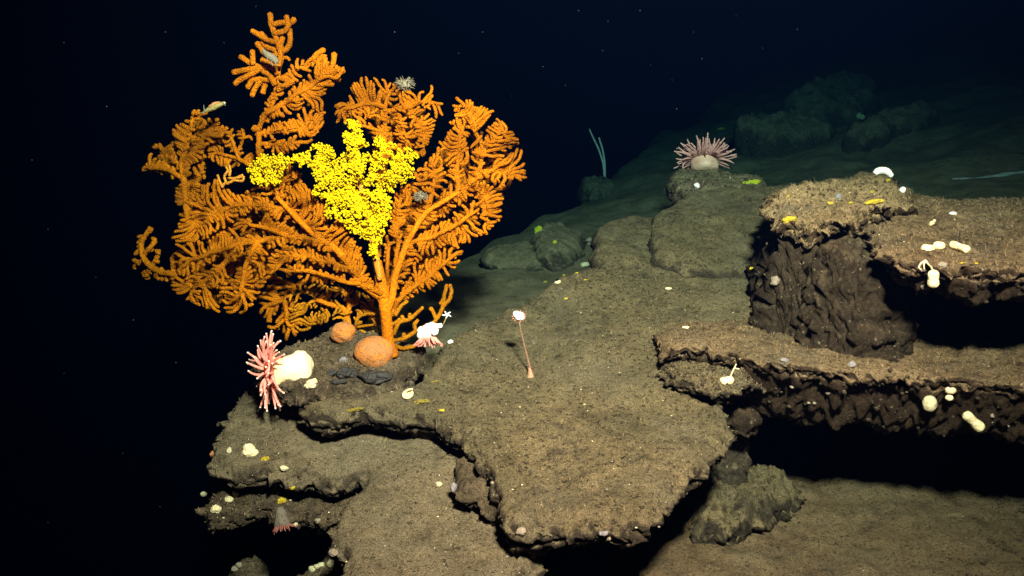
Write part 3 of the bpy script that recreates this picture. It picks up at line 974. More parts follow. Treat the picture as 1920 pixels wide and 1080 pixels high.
# smaller, finer colony behind the rock
FB, _ = hit(650, 622)
fine = empty('small_fan_coral', at(652, 622, FB[1] + 0.03))
tag(fine, 'low fine branched orange coral between the trunk and the dark rock', 'coral')
DF = dep(FB[1] + 0.05, k=0.1, ky=0.05)
mb = MB()
px_tube(mb, [(656, 640), (654, 610), (650, 587), (642, 576), (617, 571), (594, 562)], [9, 6, 5, 5, 4.6, 4.2], DF, 10, 0.08)
px_tube(mb, [(652, 592), (656, 570), (648, 548)], [5, 4.4, 4], DF, 10, 0.08)
mb.obj('stem', TRUNK, fine)
coral_part('branch_lobe', [(538, 540), (590, 528), (640, 533), (690, 550), (713, 570), (716, 640), (690, 645), (668, 640), (640, 602), (600, 612), (560, 628), (545, 605)],
           [[(654, 612), (650, 587), (642, 576), (617, 571), (594, 562), (575, 570)], [(650, 587), (656, 570), (645, 548)], [(668, 620), (670, 592), (690, 586), (704, 590)], [(617, 571), (610, 590), (590, 600)], [(594, 562), (570, 548)]],
           fine, ORANGE_FINE, DF, sp=9.0, r_tip=2.6, seed=10, wig=0.34, jit=0.22)

# ------------------------------------------------------------------ yellow coral
DY = lambda x, y: D0(x, y) - 0.05
yel = empty('yellow_coral', at(706, 492, DY(706, 492)))
tag(yel, 'bright yellow knobbly coral mass growing in the middle of the orange fan', 'coral')
mb = MB()
px_tube(mb, [(713, 525), (708, 500), (704, 478), (700, 455), (690, 420), (680, 370), (670, 320)], [5, 6, 7, 6, 5, 4, 3], lambda x, y: D0(x, y) - 0.03, 10, 0.1)
mb.obj('stem', YSTEM, yel)
YPOLY = [(658, 223), (675, 231), (683, 256), (694, 275), (703, 258), (719, 256), (730, 266), (750, 273), (767, 278), (782, 289), (778, 320), (769, 339), (742, 353), (733, 370), (737, 392), (728, 414), (722, 440), (710, 463),
         (708, 484), (690, 479), (692, 454), (661, 437), (639, 420), (611, 397), (617, 376), (583, 362), (590, 340), (585, 322), (560, 310), (530, 318), (528, 345), (498, 349), (476, 343), (460, 318), (484, 290), (510, 288), (545, 292), (575, 284), (600, 262), (610, 276), (642, 290), (650, 275), (639, 262), (650, 242), (644, 226)]


def polyps(poly, skel, depth, seed, sp, mb, spread, rr, n_per):
    N, par = grow(poly, skel, sp, 60, 4.0, seed, 0.35, 0.2, 0.3)
    zo = 0.03 * fbm(np.c_[N * 0.04, np.full(len(N), seed)], 1.0, 3, seed)
    for (x, y), z in zip(N, zo):
        for _ in range(n_per):
            a = RNG.uniform(0, 2 * math.pi)
            q = RNG.uniform(0.2, 1) ** 0.5 * spread
            p = at(x + math.cos(a) * q, y + math.sin(a) * q, depth(x, y) + z + RNG.uniform(-0.012, 0.008))
            mb.blob(p, RNG.uniform(*rr) * pxm(p), 1, RNG.uniform(.75, 1.3, 3), lump=0.2, seed=int(RNG.integers(99)))
    return N, par, zo


mb = MB()
YSK = [[(704, 478), (700, 440), (690, 400), (680, 350), (672, 300), (665, 260), (658, 230)], [(690, 400), (715, 350), (745, 310), (770, 290)], [(680, 350), (710, 310), (718, 270)], [(685, 380), (650, 350), (610, 335), (595, 300), (600, 275)],
       [(650, 350), (620, 375)], [(610, 315), (570, 300), (530, 303), (495, 310), (475, 325)]]
polyps(YPOLY, YSK, DY, 21, 10.4, mb, 4.6, (1.3, 2.4), 6)
mb.obj('polyp_mass', YELLOW, yel)
# thin bare pale twigs beside it
mb = MB()
for l in [[(415, 350), (424, 342), (420, 330), (428, 320), (424, 312)], [(424, 345), (440, 338), (455, 340), (458, 330), (445, 334)], [(428, 334), (440, 335), (455, 328)], [(418, 352), (412, 340), (408, 328)], [(430, 330), (432, 318), (430, 310)]]:
    px_tube(mb, l, np.linspace(2.6, 2.2, len(l)), lambda x, y: D0(x, y) - 0.02, 7, 0.15, 3, smooth=1)
mb.obj('bare_twig', YSTEM, coral)


# ------------------------------------------------------------------ animals
def basis(axis, hint=(0, 0, 1)):
    a = np.array(axis, float)
    a /= np.linalg.norm(a)
    u = np.array(hint, float)
    u = u - a * u.dot(a)
    if np.linalg.norm(u) < 1e-3:
        u = np.array([1.0, 0, 0]) - a * a[0]
    u /= np.linalg.norm(u)
    return a, u, np.cross(a, u)


def lathe(base, axis, prof, sides=28, lump=0.0, seed=0, hint=(0, 0, 1), sq=1.0):
    a, u, v = basis(axis, hint)
    pa_ = np.array(prof, float)
    for _ in range(2):
        mid = 0.5 * (pa_[1:] + pa_[:-1])
        if len(pa_) > 3: mid[1:-1] = (9 * (pa_[1:-2] + pa_[2:-1]) - pa_[:-3] - pa_[3:]) / 16.0
        q_ = np.empty((len(pa_) + len(mid), 2))
        q_[0::2] = pa_
        q_[1::2] = mid
        pa_ = q_
    pa_[:, 1] = np.maximum(pa_[:, 1], 1e-5)
    prof = pa_
    vs, f = [], []
    n = len(prof)
    for i, (h, r) in enumerate(prof):
        t = np.arange(sides) * 2 * math.pi / sides
        q = np.asarray(base) + a * h + (np.cos(t) * r)[:, None] * u + (np.sin(t) * r * sq)[:, None] * v
        vs.append(q)
    V = np.vstack(vs)
    if lump:
        V = V + (lump * fbm(V, 30.0, 3, seed))[:, None] * a * 0.5
        ctr = np.asarray(base) + np.outer((V - base) @ a, a)
        V = ctr + (V - ctr) * (1 + lump * 12 * fbm(V, 22.0, 3, seed + 3))[:, None]
    for i in range(n - 1):
        for k in range(sides):
            k2 = (k + 1) % sides
            f.append((i * sides + k, i * sides + k2, (i + 1) * sides + k2, (i + 1) * sides + k))
    f.append(tuple(range(sides))[::-1])
    f.append(tuple((n - 1) * sides + k for k in range(sides)))
    return V, f


def tentacle(parent, p0, d0, d1, length, r, mat, tip=None, n=9, sides=8):
    pts = [np.array(p0)]
    for i in range(n):
        t = (i + 1) / n
        d = np.array(d0) * (1 - t) + np.array(d1) * t
        d /= np.linalg.norm(d) + 1e-9
        pts.append(pts[-1] + d * length / n)
    pts = np.array(pts)
    rr = r * np.interp(np.linspace(0, 1, n + 1), [0, .5, .88, 1], [1.15, 0.9, 0.55, 0.45])
    mb = MB()
    mb.tube(pts, rr, sides, 0.04)
    o = mb.obj('tentacle', mat, parent)
    if tip is not None:
        m2 = MB()
        m2.blob(pts[-1], r * 0.6, 1)
        m2.obj('tip', tip, o)
    return o


# big pink anemone on the left
A0, _ = hit(582, 690)
YA = A0[1] - 0.01
pa = at(568, 690, YA)
pb = at(505, 697, YA - 0.03)
an = empty('sea_anemone', pa)
tag(an, 'large pink anemone with thick cream column leaning left off the dark rock', 'anemone')
s = pxm(pa)
ax = pb - pa
L = np.linalg.norm(ax)
V, f = lathe(pa, ax, [(-20 * s, 4 * s), (-18 * s, 13 * s), (-13 * s, 24 * s), (-5 * s, 31 * s), (4 * s, 33 * s), (12 * s, 32 * s), (20 * s, 29 * s), (28 * s, 26 * s), (34 * s, 24 * s)], 36, 0.009, 5, sq=1.0)
mesh_obj('column', V, f, ANEM_COL, an)
V, f = lathe(pa + ax * (33 * s / L), ax, [(0, 23.6 * s), (6 * s, 23 * s), (12 * s, 25 * s), (17 * s, 28 * s), (20 * s, 28 * s), (22 * s, 22 * s)], 36, 0.010, 15, sq=1.0)
mesh_obj('collar', V, f, COLLAR, an)
V, f = lathe(pa + ax * 0.86, ax, [(0, 26 * s), (0.01, 31 * s), (0.025, 30 * s), (0.032, 22 * s), (0.028, 10 * s), (0.02, 3 * s)], 28, 0.004, 6)
mesh_obj('oral_disc', V, f, PINK, an)
a, u, v = basis(ax)
for ring, (cnt, rr_, fwd, ln) in enumerate(((32, 27, -0.40, 45), (28, 23, 0.05, 46), (12, 14, 0.5, 36))):
    for k in range(cnt):
        t = 2 * math.pi * (k + 0.5 * ring + RNG.uniform(-.25, .25)) / cnt
        rad = u * math.cos(t) + v * math.sin(t)
        p0 = pa + ax * 0.92 + rad * rr_ * s + a * (0.008 * ring)
        d0 = rad * 0.8 + a * (0.5 + fwd)
        d1 = rad * 1.0 + a * (fwd + RNG.uniform(-.75, .25)) + RNG.normal(size=3) * 0.38
        tentacle(an, p0, d0, d1, ln * s * RNG.uniform(.75, 1.2), 3.1 * s, PINK, PINKTIP)

# far anemone on the knob
B0, _ = hit(1322, 322)
base = at(1322, 314, B0[1] + 0.06)
s = pxm(base)
an = empty('sea_anemone', base)
tag(an, 'spiky dusky pink anemone with pale column on the far rock knob', 'anemone')
fa = np.array([0.02, 0.50, 0.86])
fa /= np.linalg.norm(fa)
V, f = lathe(base - np.array([0, 0, .01]), fa, [(-0.01, 20 * s), (0.0, 24 * s), (7 * s, 26 * s), (14 * s, 26 * s), (20 * s, 24 * s)], 32, 0.004, 8)
mesh_obj('column', V, f, DIM_COL, an)
V, f = lathe(base - np.array([0, 0, .01]) + fa * 20 * s, fa, [(-1 * s, 23.5 * s), (3 * s, 26 * s), (8 * s, 25 * s), (11 * s, 18 * s), (10 * s, 6 * s)], 32, 0.004, 9)
mesh_obj('oral_disc', V, f, DIM_PINK, an)
a, u, v = basis(fa)
for ring, (cnt, el, ln, r0, h0) in enumerate(((38, -8, 31, 25, 19), (34, 14, 34, 24, 24), (24, 40, 32, 19, 28), (10, 68, 26, 10, 29))):
    for k in range(cnt):
        t = 2 * math.pi * (k + 0.5 * ring + RNG.uniform(-.3, .3)) / cnt
        rad = u * math.cos(t) + v * math.sin(t)
        e = math.radians(el + RNG.uniform(-9, 9))
        if rad[2] < -0.15 and rad[1] < -0.2 and abs(rad[0]) < 0.8 and ring < 2: continue
        d = rad * math.cos(e) + a * math.sin(e)
        tentacle(an, base + a * h0 * s * 0.85 + rad * r0 * s, d, d + RNG.normal(size=3) * 0.3, ln * s * RNG.uniform(.7, 1.15), 2.3 * s, DIM_PINK, None, 7, 6)

# pink frilled anemone by the trunk
B0 = at(802, 640, Y0 + 0.0)
base = B0
s = pxm(base)
an = empty('sea_anemone', base)
tag(an, 'white lumpy anemone with a hanging pink frill right of the coral trunk', 'anemone')
mb = MB()
for x, y, r in ((793, 622, 8), (803, 618, 10), (812, 620, 8), (800, 628, 8), (790, 627, 6), (822, 612, 4.0), (815, 613, 5), (808, 612, 6)):
    mb.blob(at(802 + (x - 802) * 1.15, 621 + (y - 621) * 1.15, B0[1] - 0.05), r * 1.12 * s, 3, lump=0.14, seed=int(x))
mb.obj('column', WHITER, an)
for k in range(30):
    t = 2 * math.pi * (k + RNG.uniform(-.3, .3)) / 30
    p0 = at(803 + 14 * math.cos(t), 634 + 3 * math.sin(t), B0[1] - 0.05 + 0.015 * math.sin(t))
    d = np.array([math.cos(t) * .6, -0.3 - .3 * math.sin(t), -0.8])
    tentacle(an, p0, d, d + np.array([math.cos(t) * .4, 0, .1]), RNG.uniform(12, 20) * s, 1.7 * s, PINK, None, 6, 6)

# stalked polyp on the big slab
B0, _ = hit(995, 704)
base = B0
s = pxm(base)
st = empty('stalked_polyp', base)
tag(st, 'tall thin stalked polyp with white and red head standing on the big slab', 'polyp')
up0 = at(972, 600, B0[1] - 0.02)
mb = MB()
pts = [at(x, y, B0[1] - 0.02 * (1 - (y - 600) / 104.0)) for x, y in ((996, 706), (994, 690), (989, 670), (984, 650), (979, 630), (975, 612), (973, 598))]
mb.tube(np.array(pts), np.array([3.0, 2.2, 1.6, 1.35, 1.2, 1.1, 1.1]) * s, 10, 0.05)
mb.obj('stalk', STALK, st)
V, f = lathe(base - np.array([0, 0, 0.004]), pts[1] - pts[0], [(0, 6.5 * s), (3 * s, 5.5 * s), (8 * s, 4.2 * s), (14 * s, 3.2 * s), (18 * s, 2.5 * s)], 16, 0.002, 3)
mesh_obj('foot', V, f, FLARE, st)
mb = MB()
for x, y, r in ((969, 590, 6.5), (976, 592, 6), (972, 595, 6), (966, 587, 4), (979, 596, 4)): mb.blob(at(x, y, B0[1] - 0.025), r * s, 2, lump=0.15, seed=int(y))
mb.obj('head', WHITER, st)
for k in range(14):
    t = math.pi * 2 * k / 14
    p0 = at(973 + 7 * math.cos(t), 593 + 5 * math.sin(t), B0[1] - 0.02)
    d = np.array([math.cos(t), -0.2, -math.sin(t)])
    tentacle(st, p0, d, d, 6 * s, 1.5 * s, PINK, None, 4, 6)


# small dark-tentacled anemones with white bodies
def small_anemone(x, y, r, label, white_at, tmat):
    p, n = hit(x, y)
    s = pxm(p)
    e = empty('sea_anemone', p)
    tag(e, label, 'anemone')
    mb = MB()
    mb.blob(p + n * r * s * .5, r * .75 * s, 2, lump=0.15, seed=int(x), sq=(1, 1, 1.1))
    mb.obj('column', white_at, e)
    a, u, v = basis(n, (0, 0, 1))
    for k in range(16):
        t = 2 * math.pi * k / 16
        rad = u * math.cos(t) + v * math.sin(t)
        tentacle(e, p + n * r * s * .6 + rad * r * s * .5, rad + n * .6, rad + n * .2, r * 1.0 * s, r * .13 * s, tmat, None, 5, 6)


DPURP = plain('dark_purple_tentacle', (0.16, 0.07, 0.07), (0.09, 0.04, 0.045), 60, 0.5)
small_anemone(1305, 351, 8, 'small anemone with white body under the overhanging rock knob', WHITER, DPURP)
small_anemone(1106, 458, 10, 'small dark red anemone at the left foot of the grey mound', GREYBODY, DPURP)
p, _ = hit(528, 958)
p = p - np.array([0, 0.015, 0])
s = pxm(p)
hb = empty('sea_anemone', p)
tag(hb, 'grey anemone with a dull red fringe hanging under the lower left ledge', 'anemone')
q0, q1 = at(524, 948, p[1]), at(531, 984, p[1] - 0.02)
hl = np.linalg.norm(q1 - q0)
V, f = lathe(q0, q1 - q0, [(0, 6 * s), (hl * .2, 9 * s), (hl * .5, 12 * s), (hl * .8, 15 * s), (hl, 16 * s), (hl * 1.08, 12 * s)], 20, 0.012, 4)
mesh_obj('column', V, f, plain('dull_grey_column', (0.15, 0.125, 0.095), (0.085, 0.07, 0.055), 90, 0.8, 0.008), hb)
DULL = plain('dull_red_tentacle', (0.22, 0.075, 0.055), None, 60, 0.5)
a, u, v = basis(q1 - q0)
for k in range(26):
    t = 2 * math.pi * k / 26
    rad = u * math.cos(t) + v * math.sin(t)
    tentacle(hb, q1 + rad * 14 * s, rad * .5 + a, rad * .9 + a * .6 + RNG.normal(size=3) * .25, RNG.uniform(9, 15) * s, 1.8 * s, DULL, None, 5, 6)

# sea whip
B0, _ = hit(1133, 339)
sw = empty('sea_whip', B0)
tag(sw, 'pale forked sea whip standing against the black water', 'sea whip')
s = pxm(B0)
for l in ([(1134, 332), (1131, 305), (1122, 278), (1112, 258), (1105, 242)], [(1134, 332), (1134, 305), (1130, 280), (1123, 258)]):
    mb = MB()
    px_tube(mb, l, [2.3, 2.0, 1.8, 1.6, 1.2][:len(l)], (lambda yy: lambda x, y: yy)(B0[1]), 7, 0.1, 3)
    mb.obj('branch', WHIP, sw)


# ------------------------------------------------------------------ sponges
def lump_obj(name, mat, label, cat, parts, group=None, lift=0.5, hang=None, lumpy=0.10, anchor=None, n=2, part_mats=None):
    """parts: list of (x, y, r, stretch_x, stretch_y) in photo pixels; the body touches the rock it sits on"""
    ax_, ay_ = anchor or (parts[0][0], parts[0][1])
    p, nn = hit(ax_, ay_)
    s = pxm(p)
    Y = p[1] - lift * parts[0][2] * s if hang is None else p[1] - hang
    mb = MB()
    for i, (x, y, r, sx, sy) in enumerate(parts):
        mb.blob(at(x, y, Y), r * s, n, (sx, min(sx, sy), sy), lump=lumpy, fr=5, seed=int(x + y) + i)
    o = mb.obj(name, mat, None, p)
    return tag(o, label, cat, group)


def capsule(x0, y0, x1, y1, r0, r1, waist=0.8, n=9):
    out = []
    for i in range(n):
        t = i / (n - 1)
        out.append((x0 + (x1 - x0) * t, y0 + (y1 - y0) * t, (r0 + (r1 - r0) * t) * (waist + (1 - waist) * abs(2 * t - 1) ** 1.2), 1, 1))
    return out


SP = 'sponge'


def peanut(name, x0, y0, x1, y1, r0, r1, mat, label, waist=0.8, hang=None, anchor=None, parent=None, lift=1.0, yfix=None):
    ax_, ay_ = anchor or ((x0 + x1) / 2, (y0 + y1) / 2)
    p, nn = hit(ax_, ay_)
    s = pxm(p)
    Y = p[1] - (lift * max(r0, r1) * s if hang is None else hang)
    if yfix is not None: Y = yfix
    a, b = at(x0, y0, Y), at(x1, y1, Y)
    if hang is None:
        ha, na = hit(x0, y0)
        hb, nb_ = hit(x1, y1)
        if np.linalg.norm(ha - hb) < 0.2:
            a, b = ha + na * r0 * s * 0.7, hb + nb_ * r1 * s * 0.7
            a, b = a + (a - b) * 0.12, b + (b - a) * 0.12
    ax = b - a
    L = np.linalg.norm(ax)
    pr = []
    for i in range(15):
        t = i / 14
        r = (r0 + (r1 - r0) * t) * s * (waist + (1 - waist) * abs(math.cos(math.pi * t)) ** 0.9)
        e = min(t, 1 - t) * L
        ec = r0 * s if t < .5 else r1 * s
        if e < ec: r *= math.sqrt(max(0.02, 1 - (1 - e / ec) ** 2))
        pr.append((L * t, r))
    V, f = lathe(a, ax, pr, 20, 0.003, int(x0))
    if parent is None:
        o = mesh_obj(name, V, f, mat, None, p)
        return tag(o, label, SP)
    return mesh_obj(name, V, f, mat, parent)


lump_obj('lump_sponge', CREAM, 'plump cream sponge, left one of the touching pair on the upper right ledge', SP, [(1739, 469, 12, 1.1, .9)], n=3, lumpy=0.10, lift=.6)
lump_obj('lump_sponge', CREAM, 'cream sponge touching the right side of the plump one on the upper ledge', SP, [(1761, 461, 10.5, 1.15, .8)], n=3, lumpy=0.10, lift=.8)
peanut('peanut_sponge', 1786, 462, 1814, 473, 7.5, 7.5, CREAM, 'long narrow cream sponge lying beside the little dark stalk', 0.85)
# hanging sponge
p, _ = hit(1740, 488)
p2, _ = hit(1750, 512)
p3, _ = hit(1750, 535)
p = np.array([p[0], min(p[1], p2[1], p3[1]) - 0.03, p[2]])
hs = empty('hanging_sponge', p)
tag(hs, 'cream peanut shaped sponge hanging on a thin stalk before the upper black cavity', SP)
Yh = p[1] - 0.015
peanut('body', 1750, 506, 1750, 540, 10.5, 11.5, WHITE, None, 0.86, hang=0.0, anchor=(1740, 494), parent=hs, yfix=p[1])
mb = MB()
px_tube(mb, [(1736, 488), (1740, 495), (1746, 500), (1750, 510)], [1.6, 1.5, 1.5, 1.6], lambda x, y: p[1] - 0.004, 6, 0.1, 2, smooth=1)
px_tube(mb, [(1736, 488), (1726, 494), (1722, 502), (1726, 505)], [1.6, 1.5, 1.4, 1.0], lambda x, y: p[1] - 0.004, 6, 0.1, 2, smooth=1)
px_tube(mb, [(1736, 488), (1732, 496), (1733, 504)], [1.6, 1.4, 1.0], lambda x, y: p[1] - 0.004, 6, 0.1, 2, smooth=1)
mb.obj('stalk', CREAM, hs)
# small sponge hanging by the tip of the middle ledge
p, _ = hit(1378, 684)
p2, _ = hit(1362, 706)
p = p if p[1] < p2[1] else p2
p = p - np.array([0, 0.035, 0])
hs = empty('hanging_sponge', p)
tag(hs, 'small cream sponge hanging from the tip of the middle right ledge', SP)
peanut('body', 1349, 716, 1376, 712, 8, 8, CREAM, None, 0.92, hang=0.0, anchor=(1378, 684), parent=hs, yfix=p[1])
mb = MB()
px_tube(mb, [(1368, 713), (1372, 700), (1377, 690), (1380, 683)], [1.4, 1.3, 1.3, 1.2], lambda x, y: p[1], 6, 0.1, 2, smooth=1)
px_tube(mb, [(1377, 690), (1386, 692)], [1.2, 1.0], lambda x, y: p[1], 6, 0.1, 2, smooth=1)
px_tube(mb, [(1364, 716), (1365, 726)], [1.4, 1.0], lambda x, y: p[1], 6, 0.1, 2, smooth=1)
mb.obj('stalk', CREAM, hs)
peanut('peanut_sponge', 1808, 774, 1842, 806, 9.5, 11.5, WHITE, 'pale peanut shaped sponge hanging at the front of the lower black cavity', 0.78, anchor=(1800, 730), hang=0.0)
lump_obj('ball_sponge', PALE, 'round pale sponge hanging under the middle right ledge', SP, [(1743, 757, 14, .92, 1.15)], anchor=(1740, 735), hang=0.0, n=3, lumpy=0.04)
lump_obj('ball_sponge', WHITE, 'small white sponge, upper of the two stacked under the middle right ledge', SP, [(1782, 732, 9, 1.15, .8)], anchor=(1782, 728), hang=0.01, n=3, lumpy=0.05)
lump_obj('ball_sponge', WHITE, 'small white sponge, lower of the two stacked under the middle right ledge', SP, [(1780, 746, 7, 1.05, .85)], anchor=(1780, 730), hang=0.005, n=3, lumpy=0.05)
# arched white sponge on the crest
p, _ = hit(1655, 333)
mb = MB()
px_tube(mb, [(1640, 326), (1646, 320), (1656, 319), (1664, 321), (1672, 330)], [5, 6.5, 6.5, 6.5, 4.5], lambda x, y: p[1] - 0.01, 14, 0.05, 2)
tag(mb.obj('arched_sponge', WHITER, None, p), 'bright white arched sponge on top of the upper right ledge', SP)
# left side
LEFT = [
    ('lobed_sponge', WHITE, 'large cream lobed sponge at the front of the left shelf', [(466, 845, 13, .95, 1.0), (466, 857, 12, 1.0, .8), (474, 850, 9, 1, 1.1), (458, 852, 7, 1, 1)]),
    ('button_sponge', PALE, 'small oval pale sponge left of the large lobed sponge', [(430, 845, 6, .75, 1.1)]),
    ('button_sponge', PALE, 'small oblong pale sponge under the front of the left shelf', [(532, 878, 7, 1.15, .75)]),
    ('button_sponge', PALE, 'pale sponge on the lower left ledge, left of two close together', [(429, 937, 8, 1.05, .85)]),
    ('button_sponge', PALE, 'pale sponge on the lower left ledge, upper right of two close together', [(442, 925, 7, .95, 1)]),
    ('button_sponge', WHITE, 'yellowish round sponge at the front corner of the lower left ledge', [(405, 955, 9, 1.05, .9)]),
    ('button_sponge', PALE, 'tiny pale sponge at the left end of the lower left ledge', [(382, 927, 5.5, 1.1, .85)]),
    ('button_sponge', PALE, 'small oval sponge beside the hanging dull pink anemone', [(553, 982, 7, .9, 1)]),
    ('button_sponge', PALE, 'pale sponge on the left rim of the sediment shelf near the bottom', [(602, 995, 9, 1.0, .9)]),
    ('button_sponge', GREYBODY, 'dim grey round sponge above the sunken rock', [(625, 1037, 8, 1, 1)]),
    ('button_sponge', PALE, 'dim round pale sponge on the sunken rock below the shelf', [(621, 1057, 8, 1.1, .85)]),
    ('button_sponge', PALE, 'dim long pale sponge on the sunken rock below the shelf', [(586, 1066, 7, 1.1, .7), (595, 1062, 7, 1.1, .7), (602, 1059, 6, 1, .7)]),
    ('button_sponge', GREYBODY, 'dim grey elongated sponge on the rock in the bottom left corner', [(440, 1066, 6, 1.1, .8), (448, 1059, 6, 1, .8)]),
    ('button_sponge', SHRIMP_OR, 'tiny brownish red sponge at the left tip of the left shelf', [(400, 852, 6, 1, 1)]),
    ('ring_sponge', WHITE, 'white knobbly sponge right of the pink anemone', [(584, 720, 9, 1, .85), (577, 724, 6, 1, .9), (589, 716, 6, 1, 1)]),
    ('button_sponge', BLUEGREY, 'blue grey sponge on the small ledge left of the big slab', [(851, 914, 8, .85, 1.15)]),
    ('button_sponge', PALE, 'small pale disc on the sediment left of the blue grey sponge', [(823, 908, 6, 1, .8)]),
    ('fan_sponge', PALE, 'pale mint green stalked sponge on the back edge of the big slab', [(1096, 496, 7, 1.05, .75)]),
    ('button_sponge', PALE, 'small pale green disc on the rounded mound near the ledge', [(1443, 456, 6, 1, .7)]),
    ('button_sponge', GREYBODY, 'round grey sponge at the left foot of the dark block', [(1453, 527, 9, 1, 1)]),
    ('button_sponge', BLUEGREY, 'bluish white shell on the encrusted crest', [(1572, 368, 6, 1, .9), (1574, 374, 4, 1, 1)]),
    ('button_sponge', WHITER, 'white shell near the right end of the encrusted crest', [(1693, 356, 6, .8, 1)]),
    ('button_sponge', WHITER, 'white elongated shell lying behind the cream sponges', [(1787, 400, 6, 1.1, .5)]),
    ('button_sponge', WHITE, 'pale crumbly cluster above the left cream sponges', [(1748, 418, 5, 1, .8), (1744, 424, 3.5, 1, 1), (1752, 414, 3, 1, 1)]),
    ('button_sponge', GREYBODY, 'grey wedge sponge hanging from the rim beside the hanging sponge', [(1768, 497, 8, 1.1, .8)]),
    ('button_sponge', WHITE, 'pale flat shell near the tip of the middle right ledge', [(1286, 614, 6, 1.1, .5)]),
    ('button_sponge', BLUEGREY, 'bluish grey disc on the front of the middle right ledge', [(1471, 675, 7, 1.1, .6)]),
    ('button_sponge', BLUEGREY, 'dim blue grey disc right along the front of the middle right ledge', [(1597, 684, 7, 1, .9)]),
    ('button_sponge', BLUEGREY, 'long bluish sponge under the front edge of the big slab', [(1133, 1000, 7, 1, .7), (1126, 1000, 4, 1, 1)]),
    ('button_sponge', GREYBODY, 'grey sponge at the lower left corner of the big slab', [(978, 996, 9, 1.05, .9)]),
    ('button_sponge', WHITER, 'white shell chip lying near the left end of the big slab', [(845, 641, 5, 1.1, .8)]),
    ('button_sponge', WHITE, 'cream tuft beside yellow specks at the back of the big slab', [(1045, 530, 5, 1.2, .6), (1049, 528, 3, 1, 1)]),
    ('button_sponge', WHITE, 'small cream chip at the back right of the big slab', [(1254, 541, 5, 1.2, .5)]),
    ('far_sponge', PALE, 'pale bluish white sponge shining on the far slope', [(1611, 217, 6, 1, .9), (1617, 220, 5, 1, .9)]),
]
for nm, mt, lb, pts in LEFT:
    lump_obj(nm, mt, lb, SP, pts, n=3, lumpy=0.22)
# stalk of the mint sponge
# shell at the tongue edge
p, _ = hit(768, 742)
s = pxm(p)
sh = empty('cup_sponge', p)
tag(sh, 'cream cup shaped sponge on the yellow edged tongue of the big slab', SP)
a_ = np.array([-0.25, -0.55, 0.8])
V, f = lathe(p - np.array([0, 0, .004]), a_, [(0, 5 * s), (4 * s, 8 * s), (9 * s, 11 * s), (11 * s, 10 * s), (9 * s, 8 * s), (5 * s, 3 * s)], 18, 0.004, 4)
mesh_obj('cup', V, f, WHITE, sh)
mb = MB()
px_tube(mb, [(760, 748), (759, 738), (764, 731), (774, 729)], [2, 2, 2, 1.5], lambda x, y: p[1] - 0.01, 6, 0.1, 2, smooth=1)
mb.obj('rim', CREAM, sh)

# orange balls
B0, _ = hit(702, 676)
s = pxm(B0)
mb = MB()
mb.blob(at(702, 662, B0[1] + 0.02), 37 * s, 4, (1.02, 0.95, 0.90), lump=0.06, fr=5, seed=5)
tag(mb.obj('ball_sponge', BALL, None, B0), 'big round orange sponge dusted with grey beside the coral trunk', SP)
B1, _ = hit(640, 640)
mb = MB()
mb.blob(at(644, 624, B1[1] + 0.015), 23 * s, 3, (1.0, 0.95, 0.95), lump=0.13, fr=5, seed=8)
tag(mb.obj('ball_sponge', BALL, None, B1), 'smaller orange sponge ball at the foot of the fine coral', SP)

# yellow patches
YP = [(1410, 342, 17, 1, .42, LIME, 'lime green sponge patch behind the encrusted crest'), (1640, 378, 16, 1.1, .40, YEL, 'wide yellow patch at the right of the encrusted crest'), (1556, 382, 9, 1, .8, YEL, 'yellow patch at the middle of the encrusted crest'),
      (1663, 338, 7, 1, .7, YEL, 'yellow patch just below the white arched sponge'), (1634, 360, 5, 1, 1, YEL, 'small yellow knob above the wide yellow patch'), (1478, 368, 4, 1, 1, YEL, 'small yellow dot at the left of the encrusted crest'),
      (1480, 412, 12, 1.1, .8, YEL, 'dull yellow patch below the left end of the encrusted crest'), (1595, 380, 4, 1, 1, YEL, 'yellow dot between the two yellow crest patches'), (828, 770, 6, .9, .8, YEL, 'yellow lump on the left rim of the big slab'),
      (815, 716, 11, 1.3, .28, MOSS, 'thin yellow streak on the sediment left of the stalked polyp'), (790, 753, 13, 1.2, .5, MOSS, 'mossy yellow patch by the cream cup sponge'), (665, 768, 15, 1.2, .35, MOSS, 'dark yellow crust under the tongue of the big slab'),
      (497, 860, 8, 1, .8, YEL, 'yellow green patch right of the large lobed sponge'), (528, 940, 12, .7, 1.1, YEL, 'yellow green patch on the lower left ledge above the dull pink anemone'), (550, 915, 5, 1, 1, YEL, 'small yellow patch in the gap below the left shelf'),
      (1057, 517, 4.5, .8, 1.1, YEL, 'bright yellow bead at the back rim of the big slab'), (1022, 529, 4, 1, .9, YEL, 'yellow bead left of the cream tuft'), (1061, 560, 4, 1, .8, YEL, 'yellow bead alone on the big slab behind the stalked polyp'),
      (1409, 503, 4.5, .9, 1, YEL, 'yellow bead at the foot of the rounded mound'), (1082, 512, 3.5, 1, .8, YEL, 'tiny yellow bead left of the mint sponge'), (1098, 525, 3.5, 1.2, .7, YEL, 'tiny yellow bead just under the mint sponge'), (1010, 432, 9, .8, 1.4, LIME, 'yellow green tuft on the low rock left of the grey mound'),
      (1352, 242, 7, 1.1, .8, LIME, 'dim green dot on the slope above the far anemone'), (1040, 455, 6, .7, 1.2, LIME, 'small green tuft beside the dark hole left of the grey mound'), (1804, 493, 5, 1, .5, YEL, 'yellow dot on the rim right of the hanging sponge'), (1830, 494, 5, 1, .5, YEL, 'second yellow dot along the rim, farther right of the hanging sponge')]
